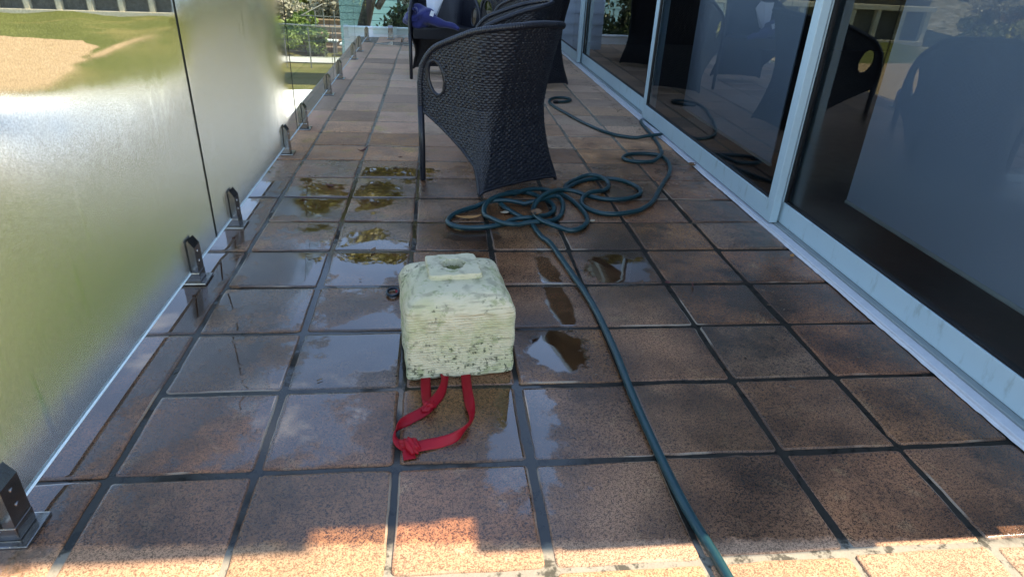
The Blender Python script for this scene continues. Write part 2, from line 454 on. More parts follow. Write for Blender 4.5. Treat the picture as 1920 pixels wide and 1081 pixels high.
SPY = (-.156, 1.071, 1.625, 2.80, 3.42, 4.60, 5.36, 6.58, 7.2, 8.2)
def glass_panel(a, b, mat, label, z0=.05, z1=1.12):
    """a, b : end points in plan"""
    a = Vector((*a, 0)); b = Vector((*b, 0)); d = b-a; ln = d.length
    o = empty('glass_balustrade', a, math.atan2(d.y, d.x), label, 'glass panel', 'frameless glass balustrade panels')
    th = .006; ch = .0055
    prof = [(-th, z0+ch), (-th+ch, z0), (th-ch, z0), (th, z0+ch), (th, z1), (-th, z1)]
    V = [(0, p, q) for p, q in prof]+[(ln, p, q) for p, q in prof]
    Fc = [(i, (i+1) % 6, (i+1) % 6+6, i+6) for i in range(6)]+[tuple(range(5, -1, -1)), tuple(range(6, 12))]
    #  faces: 0 chamfer, 1 bottom, 2 chamfer, 3 side, 4 top, 5 side, ends
    idx = [2, 1, 2, 0, 2, 0, 1, 1]
    mesh_obj('pane', V, Fc, parent=o, mats=[mat, M_EDGE, M_BRIGHT], midx=idx)
    if abs(d.x) < .01:                              # pale bead added in place of the foot's bright refraction, interrupted at the clamps
        cuts = [0]+sorted(q for yy in SPY if 0 < yy-a.y < ln for q in (yy-a.y-.045, yy-a.y+.045))+[ln]
        bead = MB()
        for k in range(0, len(cuts), 2):
            if cuts[k+1]-cuts[k] > .02: bead.tube([(cuts[k], -.0078, z0+.001), (cuts[k+1], -.0078, z0+.001)], .0034, 6)
        bead.obj('edge_glint', M_BRIGHT, o)
    return o
JY = [-.52, 1.372, 3.20, 4.99, 6.84, 8.36]
lab = ['nearest fogged glass balustrade panel, green lawn seen blurred behind it', 'half fogged glass balustrade panel between the nearest panel and the clear ones',
       'clear glass balustrade panel, third from the camera, with the pale terrace behind it', 'clear glass balustrade panel with white benches seen behind it', 'last clear side glass panel before the deck corner']
for i in range(5):
    glass_panel((GX, JY[i]+.006), (GX, JY[i+1]-.006), M_FOG if i < 2 else M_CLEAR, lab[i])
glass_panel((GX+.07, 8.44), (.75, 8.44), M_CLEAR, 'clear glass panel across the far end of the deck behind the chairs', z0=.06)

t = NT('stainless_steel')
M_STEEL = t.p(col=t.mix(t.noise(40, 3), (.22, .215, .21), (.36, .35, .34)), metal=1.0, rough=t.mixf(t.noise(30, 3, stretch=(1, 1, .1)), .16, .30), normal=t.bump(t.voro(160), .12, .001))
M_RUBBER = simple('black_rubber', (.012, .012, .012), .6, var=.2)
spig_src = []
def spigot(x, y, rz, label):
    loc = (x, y, .0012)
    if not spig_src:
        o = empty('glass_spigot', loc, rz, label, 'spigot', 'steel spigots clamping the glass')
        MB().box(-.052, .056, -.05, .05, 0, .009, .003).obj('base_plate', M_STEEL, o)
        m = MB()
        for s in (-1, 1):                                      # two jaws with sloping tops
            xi, xo = .0078*s, .0320*s
            w = .031
            prof = [(xi, .03), (xi, .172), (xi+.005*s, .178), (xo, .148), (xo, .012), (xi, .012)]
            V = [(p, -w, q) for p, q in prof]+[(p, w, q) for p, q in prof]; k = len(prof)
            Fc = [(i, (i+1) % k, (i+1) % k+k, i+k) for i in range(k)]+[tuple(range(k)), tuple(range(2*k-1, k-1, -1))]
            if s < 0: Fc = [tuple(reversed(f)) for f in Fc]
            m.add(V, Fc)
        j = m.obj('jaw_post', M_STEEL, o)
        MB().box(-.034, .034, -.033, .033, .009, .046, .004).obj('collar', M_STEEL, o)
        g = MB()
        g.box(-.0077, -.0062, -.0305, .0305, .047, .170).box(.0062, .0077, -.0305, .0305, .047, .170).box(-.0077, .0077, -.032, -.0312, .047, .165); g.obj('gasket', M_RUBBER, o)
        for zz in (.085, .125):
            MB().tube([(.0315, 0, zz), (.0345, 0, zz)], [.0062, .0055], 14).obj('grub_screw', M_STEEL, o)
        spig_src.append(o); return o
    r = spig_src[0].copy(); link(r); r.location = loc; r.rotation_euler = (0, 0, rz); r['label'] = label
    for ch in list(spig_src[0].children):
        c = ch.copy(); link(c); c.parent = r
    return r
SY = [(-.156, 'steel glass spigot nearest the camera, half in sunlight at the lower left'), (1.071, 'wet steel spigot below the nearest fogged panel, beside its far end'),
      (1.625, 'wet steel spigot just past the first dark glass joint'), (2.80, 'steel spigot at far end of the half fogged panel'), (3.42, 'steel spigot just past the second glass joint'),
      (4.60, 'steel spigot before the third glass joint, on dry tiles'), (5.36, 'steel spigot just past the third glass joint'), (6.58, 'small distant steel spigot level with the navy jacket chair'),
      (7.2, 'small distant steel spigot, last but one along the side before the corner'), (8.2, 'small distant steel spigot on the side row next to the deck corner')]
for yy, l in SY: spigot(GX, yy, 0, l)
spigot(-.52, 8.44, math.pi/2, 'distant steel spigot on the end row left of the navy jacket chair')

# ------------------------------------------------------------------ house with sliding doors
M_ALU = NT('pale_blue_aluminium'); t = M_ALU
c = t.mix(t.noise(3, 4), (.36, .50, .55), (.43, .56, .60))
c = t.mix(t.mul(t.step(t.noise(16, 4, .7, stretch=(1, 1, .35)), .55, .72), .55), c, (.24, .30, .29))
M_ALU = t.p(col=c, rough=.42, spec=.5, normal=t.bump(t.noise(160, 3), .05, .001))
M_ALUIN = simple('grey_aluminium', (.22, .26, .26), .45, var=.15)
M_SILL = simple('white_sill', (.55, .57, .60), .5, var=.15, scale=30, bump=.15)
M_SEAL = simple('black_seal', (.008, .008, .009), .5, var=.2)
def door_glass(name):
    t = NT(name); t.t.nodes.remove(t.b)
    tp = t.n('ShaderNodeBsdfTransparent'); t.set(tp.inputs[0], (.80, .84, .85))
    gl = t.n('ShaderNodeBsdfGlossy')
    co = t.n('ShaderNodeNewGeometry').outputs['Position']
    t.set(gl.inputs['Roughness'], 0.0); t.set(gl.inputs['Color'], (.97, .99, 1))
    _x, gy_, gz_ = t.xyz(co); t.set(gl.inputs['Roughness'], t.mul(t.mul(t.step(t.add(gz_, t.mul(t.sub(t.noise(4, 3, vec=co), .5), .2)), .72, .45), t.step(gy_, 1.75, 1.5)), .24))
    fr = t.n('ShaderNodeFresnel'); fr.inputs['IOR'].default_value = 1.55
    m1 = t.n('ShaderNodeMixShader'); t.set(m1.inputs[0], t.math('MINIMUM', t.mul(fr.outputs[0], 1.5), 1.0))
    t.t.links.new(tp.outputs[0], m1.inputs[1]); t.t.links.new(gl.outputs[0], m1.inputs[2])
    # dust and splash marks on the pane
    gx, gy, gz = t.xyz(co)
    sp = t.step(t.noise(90, 3, .7, vec=co), .70, .78)
    d = t.add(t.mul(sp, .10), t.mul(t.step(gz, .45, .0), t.mul(t.step(t.noise(240, 3, .7, vec=co), .55, .7), .05)))
    df = t.n('ShaderNodeBsdfDiffuse'); t.set(df.inputs[0], (.5, .55, .6))
    m2 = t.n('ShaderNodeMixShader'); t.set(m2.inputs[0], d)
    t.t.links.new(m1.outputs[0], m2.inputs[1]); t.t.links.new(df.outputs[0], m2.inputs[2])
    t.t.links.new(m2.outputs[0], t.out.inputs['Surface']); return t.m
M_DGLASS = door_glass('door_glass')
def sliding_door(x, y0, y1, label, mat=None):
    o = empty('sliding_door', (x, y0, .03), 0, label, 'sliding door', 'sliding glass doors along the house')
    w = y1-y0; H = 2.15; st = .062
    m = MB()
    m.box(0, .042, 0, st, 0, H, .004).box(0, .042, w-st, w, 0, H, .004)
    m.box(.001, .041, st, w-st, 0, .105, .004).box(.001, .041, st, w-st, H-.07, H, .004)
    m.obj('frame', M_ALU, o)
    for zz in (.012, .024): MB().tube([(.0005, w-.03, zz), (-.0012, w-.03, zz)], .0035, 8).obj('screw', M_SEAL, o)
    s = MB(); q = .012
    s.box(.008, .034, st-.001, st+q, .105, H-.07).box(.008, .034, w-st-q, w-st+.001, .105, H-.07).box(.008, .034, st+q, w-st-q, .104, .105+q*.7)
    s.obj('seal', M_SEAL, o)
    mesh_obj('pane', [(.018, st, .105), (.018, w-st, .105), (.018, w-st, H-.07), (.018, st, H-.07)], [(0, 3, 2, 1)], M_DGLASS, o)
    return o
d1 = sliding_door(1.825, -.16, 1.68, 'nearest sliding glass door, showing the large chair reflection')
d2 = sliding_door(1.770, 1.60, 3.90, 'second sliding glass door, ending beside the green hose')
d3 = sliding_door(1.825, 3.86, 6.72, 'third sliding glass door, mostly dark inside, right of the far chairs')
d4 = sliding_door(1.770, 6.64, 8.0, 'farthest narrow sliding glass door beside the weatherboard wall')
hd = MB().box(.030, .055, .045, .058, .95, 1.2, .003)
trk = empty('door_track', (0, 0, 0), 0, 'white and pale aluminium door threshold along the house', 'door track')
MB().box(1.800, 1.905, -.19, 8.0, .001, .029, .003).obj('track', M_ALUIN, trk)
m = MB().box(1.757, 1.799, -.19, 8.0, .001, .022, .004); m.obj('outer_lip', M_SILL, trk)
# ragged line of sealant between lip and tiles
V = []; Fc = []
ny = 420
for i in range(ny+1):
    yy = -.19+8.15*i/ny; e = 1.7505+.0012*math.sin(i*.23)+nrs.normal(0, .0009)
    V += [(e, yy, .0028), (1.752, yy, .008), (1.7575, yy, .012)]
for i in range(ny):
    for k in range(2): Fc.append((i*3+k, i*3+k+1, i*3+k+4, i*3+k+3))
mesh_obj('sealant', V, Fc, M_SILL, trk, True)
MB().box(1.765, 1.90, -.19, 8.0, 2.186, 2.30).obj('head_frame', M_ALU, trk)

M_WALLB = NT('blue_weatherboard'); t = M_WALLB
M_WALLB = t.p(col=t.mix(t.noise(2, 3), (.46, .54, .63), (.52, .60, .68)), rough=.6, normal=t.bump(t.noise(40, 2, stretch=(.1, .1, 1)), .1))
M_ROOF = simple('roof_tile', (.10, .07, .06), .7, var=.3, scale=5, bump=.3)
M_SOFFIT = simple('soffit', (.10, .09, .08), .8, var=.1)
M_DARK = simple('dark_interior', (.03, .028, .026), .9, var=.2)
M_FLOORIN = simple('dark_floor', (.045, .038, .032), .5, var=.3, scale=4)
house = empty('house', (1.95, -.2, 0), 0, 'house with sliding doors on the right of the deck', 'house')
def hp(mb, name, mat, smooth=False):
    mb.v = [(a-1.95, b+.2, c) for a, b, c in mb.v]; return mb.obj(name, mat, house, smooth)
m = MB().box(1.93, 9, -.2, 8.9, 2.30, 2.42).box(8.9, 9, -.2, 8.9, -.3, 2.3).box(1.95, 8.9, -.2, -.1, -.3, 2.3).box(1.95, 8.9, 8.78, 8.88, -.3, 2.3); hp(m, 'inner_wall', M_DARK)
m = MB().box(3.0, 9, -.2, 8.9, 2.43, 6.4); hp(m, 'upper_wall', M_WALLB)  # unseen upper storey, added and sized to keep deck and glass in shade
m = MB()
V = [(1.40, -.22, 2.44), (3.0, -.22, 2.95), (3.0, -.22, 3.02), (1.40, -.22, 2.51), (1.40, 9, 2.44), (3.0, 9, 2.95), (3.0, 9, 3.02), (1.40, 9, 2.51)]
m.add(V, [(0, 1, 2, 3), (7, 6, 5, 4), (0, 4, 5, 1), (1, 5, 6, 2), (2, 6, 7, 3), (3, 7, 4, 0)]); hp(m, 'roof', M_ROOF)
m = MB().box(1.385, 1.40, -.22, 9, 2.40, 2.53); hp(m, 'gutter', M_ALU)
m = MB().box(1.401, 1.93, -.21, 8.95, 2.385, 2.40); hp(m, 'soffit', M_SOFFIT)
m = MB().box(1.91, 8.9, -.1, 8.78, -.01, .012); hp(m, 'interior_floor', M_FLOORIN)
# added unseen stone stack, stepped to throw the ragged shade line on the deck
m = MB(); zz = -.02
M_STONEW = simple('shade_stack_stone', (.33, .28, .22), .9, var=.3, scale=6, bump=.5)
off = [.02, -.03, .035, .0, .05, -.015, .03, -.045, .01, .045, -.02, .03, -.01, .055, -.03, .02, .04, -.02, .01]
i = 0
while zz < 2.38:
    hgt = rnd.choice((.05, .09, .14, .2, .26)); hgt = min(hgt, 2.385-zz)
    m.box(1.95, 2.35, -.240-off[i % len(off)]*2.0, -.2+.0, zz, zz+hgt-.004, .012); zz += hgt; i += 1
hp(m, 'shade_stack', M_STONEW)
m = MB(); zz = 3.05  # second added stack higher up; its gap lets a patch of sun through
while zz < 6.38:
    hgt = min(rnd.choice((.08, .14, .2, .3, .4)), 6.385-zz)
    m.box(3.02, 3.4, (-.240-off[i % len(off)]*2.0) if not 4.0 < zz+hgt/2 < 4.3 else -.212, -.201, zz, zz+hgt-.004, .004); zz += hgt; i += 1
hp(m, 'shade_stack', M_STONEW)
# far return wall in weatherboard
wb = MB()
for k in range(18):
    z0 = -.1+k*.14
    V = [(1.30, 8.04, z0), (1.98, 8.04, z0), (1.98, 8.06, z0+.142), (1.30, 8.06, z0+.142), (1.30, 8.14, z0), (1.98, 8.14, z0), (1.98, 8.14, z0+.142), (1.30, 8.14, z0+.142)]
    wb.add(V, [(0, 1, 2, 3), (4, 7, 6, 5), (0, 4, 5, 1), (3, 2, 6, 7), (0, 3, 7, 4), (1, 5, 6, 2)])
hp(wb, 'weatherboard_wall', M_WALLB)
# blinds inside
t = NT('blind_fabric')
M_BLIND = t.p(col=t.mix(t.noise(1.5, 2), (.20, .26, .34), (.22, .28, .36)), rough=.9)
def blind(y0, y1, z0, label):
    o = empty('window_blind', (2.08, y0, z0), 0, label, 'blind', 'blue grey blinds inside the doors')
    MB().box(0, .008, 0, y1-y0, 0, 2.2-z0).obj('fabric', M_BLIND, o)
    MB().tube([(.004, 0, -.008), (.004, y1-y0, -.008)], .011, 8).obj('weight_bar', M_ALUIN, o)
blind(-.08, 1.50, .19, 'blue grey blind hanging inside the nearest sliding door')
blind(2.28, 3.82, .13, 'blue grey blind hanging inside the second sliding door')

# ------------------------------------------------------------------ wicker chairs
t = NT('black_wicker')
c = t.mix(t.noise(30, 3), (.007, .0075, .012), (.013, .014, .021))
c = t.mix(t.step(t.noise(70, 2), .70, .76), c, (.045, .045, .05))
M_WICK = t.p(col=c, rough=t.mixf(t.noise(60, 2), .32, .5), spec=.5)
t = NT('wicker_weave_flat')
br = t.n('ShaderNodeTexBrick'); br.offset = .5
for k, v in (('Scale', 1.0), ('Mortar Size', .0016), ('Mortar Smooth', 1.0), ('Brick Width', .024), ('Row Height', .012)): br.inputs[k].default_value = v
uvn = t.n('ShaderNodeUVMap'); t.set(br.inputs['Vector'], uvn.outputs[0])
M_WICKF = t.p(col=t.mix(br.outputs['Fac'], (.009, .010, .016), (.003, .003, .004)), rough=.38, normal=t.bump(br.outputs['Fac'], -.9, .004))

def chair_profiles():
    zs = [0, .10, .22, .34, .45, .58, .70, .80, .88]
    half = [.300, .268, .244, .233, .230, .238, .248, .256, .260]
    yb = [0, .018, .04, .055, .05, .02, -.02, -.055, -.085]
    rad = [.035, .04, .055, .075, .10, .13, .155, .17, .18]
    return zs, half, yb, rad
def plan(z, n):
    """points (x, y) and arc positions along the U from the left front to the right front"""
    zs, half, yb, rad = chair_profiles()
    a, b, r = (float(np.interp(z, zs, q)) for q in (half, yb, rad))
    af = .345; yf = .46
    side = np.hypot(yf-(b+r), af-a); arc = r*math.pi/2; back = 2*(a-r)
    ns = int(n*.30); na = int(n*.10); nb_ = n-2*ns-2*na
    pts = []
    for k in range(ns): u = k/ns; pts.append((-(af+(a-af)*(u**.8)), yf+(b+r-yf)*u))
    for k in range(na): q = math.pi/2*k/na; pts.append((-(a-r)-r*math.cos(q), b+r-r*math.sin(q)))
    for k in range(nb_): u = k/nb_; pts.append((-(a-r)+2*(a-r)*u, b - .0*math.sin(math.pi*u)))
    for k in range(na): q = math.pi/2*k/na; pts.append(((a-r)+r*math.sin(q), b+r-r*math.cos(q)))
    for k in range(ns+1): u = k/ns; pts.append(((a+(af-a)*(1-(1-u)**.8)), b+r+(yf-b-r)*u))
    return np.array(pts)
def build_chair():
    N = 440
    P0 = plan(.5, N); n = len(P0)
    seg = np.linalg.norm(np.diff(P0, axis=0), axis=1); s = np.concatenate([[0], np.cumsum(seg)]); S = s[-1]
    # distance from nearer front edge, per column
    ed = np.minimum(s, S-s)
    back0 = P0[:, 1].min(); side = (P0[:, 1]-back0)/(0.46-back0)           # 1 at the front, 0 at the back
    xb = np.clip(np.abs(P0[:, 0])/.25, 0, 1)
    crown = .862+.012*np.cos(P0[:, 0]/.25*math.pi/2)
    ztop = crown-(.862-.690)*np.clip(side, 0, 1)**1.15
    Rr = .125
    q = np.clip(1-ed/Rr, 0, 1); ztop = ztop-Rr*(1-np.sqrt(np.maximum(0, 1-q**2)))
    ztop = np.maximum(ztop, .40)
    zf = .395
    bot = np.where(side > .04, zf*np.clip((side-.04)/.96, 0, 1)**.62, 0)          # concave sweep from back foot up to the arm
    onback = side <= .04
    bot = np.where(onback, .055*np.cos(np.clip(P0[:, 0]/.235, -1, 1)*math.pi/2)**.6, bot)
    bot = np.convolve(np.pad(bot, 4, 'edge'), np.ones(9)/9, 'valid')
    bot = np.minimum(bot, ztop-.02)
    rows = 250
    zz = np.linspace(0, .878, rows)
    G = np.zeros((rows, n, 3)); 
    for i, z in enumerate(zz):
        p = plan(z, N); G[i, :, :2] = p; G[i, :, 2] = z
    # clamp each column between bottom and top so the border is clean
    for j in range(n):
        zc = np.clip(zz, bot[j], ztop[j])
        G[:, j, 0] = np.interp(zc, zz, G[:, j, 0]); G[:, j, 1] = np.interp(zc, zz, G[:, j, 1]); G[:, j, 2] = zc
    # outward normal in plan
    tx = np.gradient(G[:, :, 0], axis=1); ty = np.gradient(G[:, :, 1], axis=1); ln = np.sqrt(tx**2+ty**2)+1e-9
    nx, ny = ty/ln, -tx/ln
    cxm = (G[:, :, 0]*nx+(G[:, :, 1]-.25)*ny); sg = np.where(cxm.mean() > 0, 1, -1); nx *= sg; ny *= sg
    pw, ph = .0265, .0128
    Z = G[:, :, 2]; rowi = np.floor(Z/ph); dv = Z/ph-rowi-.5
    uu = s[None, :]/pw + .5*(rowi % 2); du = uu-np.floor(uu)-.5
    hgt = .0055*np.sqrt(np.maximum(0, 1-(2*dv)**2*.95))*np.cos(np.pi*du)**.7 + .0015*np.sqrt(np.maximum(0, 1-(2*dv)**2))
    hgt *= 1+.25*np.sin(rowi*12.9+np.floor(uu)*78.2)
    inner = G.copy()
    G[:, :, 0] += nx*hgt; G[:, :, 1] += ny*hgt
    hi = .0035+.003*np.sqrt(np.maximum(0, 1-(2*dv)**2))*np.abs(np.sin(np.pi*du))
    inner[:, :, 0] -= nx*hi; inner[:, :, 1] -= ny*hi
    # arm hole : ellipse in (arc, z)
    hs, hz, ha, hb = .105, .575, .054, .088
    def inhole(sv, zv):
        e = np.minimum(sv, S-sv); a = (e-hs)+(zv-hz)*.12
        return (a/ha)**2+((zv-hz)/hb)**2 < 1
    zq = (Z[:-1, :-1]+Z[1:, 1:])/2; sq = np.broadcast_to((s[:-1]+s[1:])/2, zq.shape)
    keep = ~inhole(sq, zq) & ((Z[1:, :-1]-Z[:-1, :-1]) + (Z[1:, 1:]-Z[:-1, 1:]) > 1e-5)
    I, J = np.nonzero(keep)
    a = I*n+J; Q = np.stack([a, a+1, a+n+1, a+n], 1)
    off_ = rows*n
    V = np.concatenate([G.reshape(-1, 3), inner.reshape(-1, 3)])
    Q2 = np.concatenate([Q, Q[:, ::-1]+off_])
    used = np.unique(Q2); remap = np.zeros(len(V), int); remap[used] = np.arange(len(used))
    me = bpy.data.meshes.new('woven_shell'); V = V[used]; Q2 = remap[Q2]
    me.vertices.add(len(V)); me.vertices.foreach_set('co', V.ravel().astype(np.float32))
    me.loops.add(Q2.size); me.loops.foreach_set('vertex_index', Q2.ravel().astype(np.int32))
    me.polygons.add(len(Q2)); me.polygons.foreach_set('loop_start', np.arange(0, Q2.size, 4, dtype=np.int32))
    me.polygons.foreach_set('use_smooth', np.ones(len(Q2), bool))
    me.materials.append(M_WICK); me.update(calc_edges=True); me.validate()
    root = empty('wicker_chair', (0, 0, 0), 0, 'x', 'chair', 'black woven tub chairs on the deck')
    sh = link(bpy.data.objects.new('woven_shell', me)); sh.parent = root
    # wrapped border tubes
    def pos(j, z):
        p = plan(z, N)[j]; return (p[0], p[1], z)
    def wrapped(path, r, name):
        path = catmull(path, .0035); rr = [r*(1+.10*math.sin(i*2*math.pi/3.4)) for i in range(len(path))]
        m_ = MB().tube(path, rr, 9); return m_
    js = list(range(0, n, 4))+[n-1]
    top = [pos(0, .40)]+[pos(0, z) for z in (.45, .50, .54)]
    top += [pos(j, ztop[j]) for j in js if ztop[j] > .57]
    top += [pos(n-1, z) for z in (.54, .50, .45)]+[pos(n-1, .40)]
    wrapped(top, .0165, 'rim').obj('rim', M_WICK, root, True)
    lower = [pos(j, bot[j]+.004) for j in js]
    wrapped(lower, .0095, 'x').obj('lower_edge', M_WICK, root, True)
    hr = MB()
    for sd_ in (0, 1):
        pts = []
        for k in range(36):
            q_ = 2*math.pi*k/36; zv = hz+hb*math.sin(q_); e = hs+ha*math.cos(q_)-(zv-hz)*.12
            sv = e if not sd_ else S-e; j = int(np.argmin(np.abs(s-sv))); pts.append(pos(j, zv))
        hr.tube(catmull(pts, .004, True), .0105, 8, closed=True)
        hr.obj('arm_hole_rim', M_WICK, root, True); hr = MB()
    for sx in (-1, 1):
        MB().tube([(sx*.343, .455, 0), (sx*.343, .455, .012), (sx*.343, .455, .2), (sx*.345, .458, .42)], [.013, .0165, .0175, .018], 12).obj('leg', M_WICK, root, True)
    # seat with woven apron
    bm = bmesh.new(); uvl = bm.loops.layers.uv.new('UVMap')
    prof = []
    K = 24
    out = [(-.312, .435), (.312, .435), (.205, .12), (.17, .08), (-.17, .08), (-.205, .12)]
    def rr_(z, grow=0): return [bm.verts.new((p[0]*(1+grow), p[1]+(grow*.05), z)) for p in out]
    r0 = rr_(.375); r1 = rr_(.455); r2 = rr_(.475, -.03); r3 = rr_(.30, -.02)
    def quad(f, ax):
        for l in f.loops:
            l[uvl].uv = (l.vert.co.x+l.vert.co.y, l.vert.co.z) if ax else (l.vert.co.x, l.vert.co.y)
    for A, B in ((r0, r1), (r1, r2)):
        for k in range(6):
            quad(bm.faces.new((A[k], A[(k+1) % 6], B[(k+1) % 6], B[k])), True)
    quad(bm.faces.new(r2), False); quad(bm.faces.new(r0[::-1]), False)
    for v in r3: bm.verts.remove(v)
    bmesh.ops.recalc_face_normals(bm, faces=bm.faces[:])
    bm_obj('seat', bm, M_WICKF, root)
    return root
chair = build_chair()
def put_chair(x, y, th, label, first=False):
    """x, y : left back foot; th : heading turned left from straight ahead"""
    r = chair if first else chair.copy()
    if not first:
        link(r)
        for ch in list(chair.children):
            c = ch.copy(); link(c); c.parent = r
    ca, sa = math.cos(th), math.sin(th)
    r.location = (x+.285*ca, y+.285*sa, .003); r.rotation_euler = (0, 0, th); r['label'] = label
    return r
put_chair(.325, 1.95, math.radians(33), 'black wicker tub chair seen from behind, standing nearest the camera by the hose', True)
put_chair(.82, 3.36, math.radians(86), 'black wicker chair just behind the nearest chair, its arm sloping up to the right')
put_chair(.92, 4.93, math.radians(30), 'black wicker chair toward the doors, its back foot showing right of the nearest chair')
put_chair(.93, 6.35, math.radians(35), 'farthest black wicker chair, mostly hidden behind the nearer wicker chairs')
cC = put_chair(.42, 5.98, math.radians(188), 'black wicker chair facing the camera with a navy jacket on its seat')

# ------------------------------------------------------------------ jacket and paper on the far chair
t = NT('navy_cloth')
M_NAVY = t.p(col=t.mix(t.noise(14, 4), (.010, .014, .085), (.022, .030, .17)), rough=.85, sheen=.3, normal=t.bump(t.noise(500, 2), .25, .001))
M_WHITE = simple('white_paper', (.78, .80, .84), .6, var=.05)
def cloth_lump():
    bm = bmesh.new(); bmesh.ops.create_icosphere(bm, subdivisions=5, radius=1)
    for v in bm.verts:
        p = v.co.copy()
        w = .14*math.sin(4*p.x+3*p.z+2*math.sin(3*p.y))+.07*math.sin(7*p.z-4*p.x+2*p.y)+.03*abs(math.sin(8*p.x+5*p.y))
        q = p*(1+w); v.co = Vector((q.x*.155, q.y*.15, max(q.z, -.75)*.11+.075))
    return bm
jk = empty('jacket', (-.03, 5.60, .478), 0, 'crumpled navy blue jacket lying on the seat of the far wicker chair', 'jacket')
bm_obj('body', cloth_lump(), M_NAVY, jk, True)
# rolled collar
sp = []
for k in range(60):
    a = k/60*4.2*math.pi; r = .018+.058*k/60; sp.append((-.07+r*math.cos(a)*.8, -.09+.03*math.sin(a*.5), .12+r*math.sin(a)*1.1))
m = MB()
V = []; Fc = []
for k, p in enumerate(sp):
    for d in (-.03, 0, .05): V.append((p[0]+d*.25, p[1]+d, p[2]+.004*math.sin(k*.8)))
for k in range(len(sp)-1):
    for i in range(2): Fc.append((k*3+i, k*3+i+1, k*3+i+4, k*3+i+3))
o = mesh_obj('rolled_hood', V, Fc, M_NAVY, jk, True); md = o.modifiers.new('thick', 'SOLIDIFY'); md.thickness = .012
V = []; slv = catmull([(.02, -.1, .12), (.10, -.13, .075), (.2, -.15, .045), (.30, -.17, .03), (.36, -.20, .005)], .01)
MB().tube(slv, [.055-.037*i/len(slv)+.003*math.sin(i*.5) for i in range(len(slv))], 14).obj('sleeve', M_NAVY, jk, True)
tg = MB().box(-.018, .018, -.002, .002, -.024, .024, .0008, rot=Matrix.Rotation(.35, 3, 'Y')); tg.v = [(a+.105, b-.188, c+.135) for a, b, c in tg.v]; tg.obj('care_label', M_WHITE, jk)
pp = empty('paper_sheet', (.05, 5.60, .56), 0, 'folded white paper sticking up from the navy jacket', 'paper')
V = [(-.02, 0, 0), (.035, -.02, .0), (.065, .01, .26), (-.04, .03, .26), (.04, -.02, 0), (.11, .02, .27), (.075, .015, .02), (.15, .03, .2)]
o = mesh_obj('sheet', V, [(0, 1, 2, 3), (1, 4, 5, 2), (4, 6, 7, 5)], M_WHITE, pp); md = o.modifiers.new('thick', 'SOLIDIFY'); md.thickness = .002

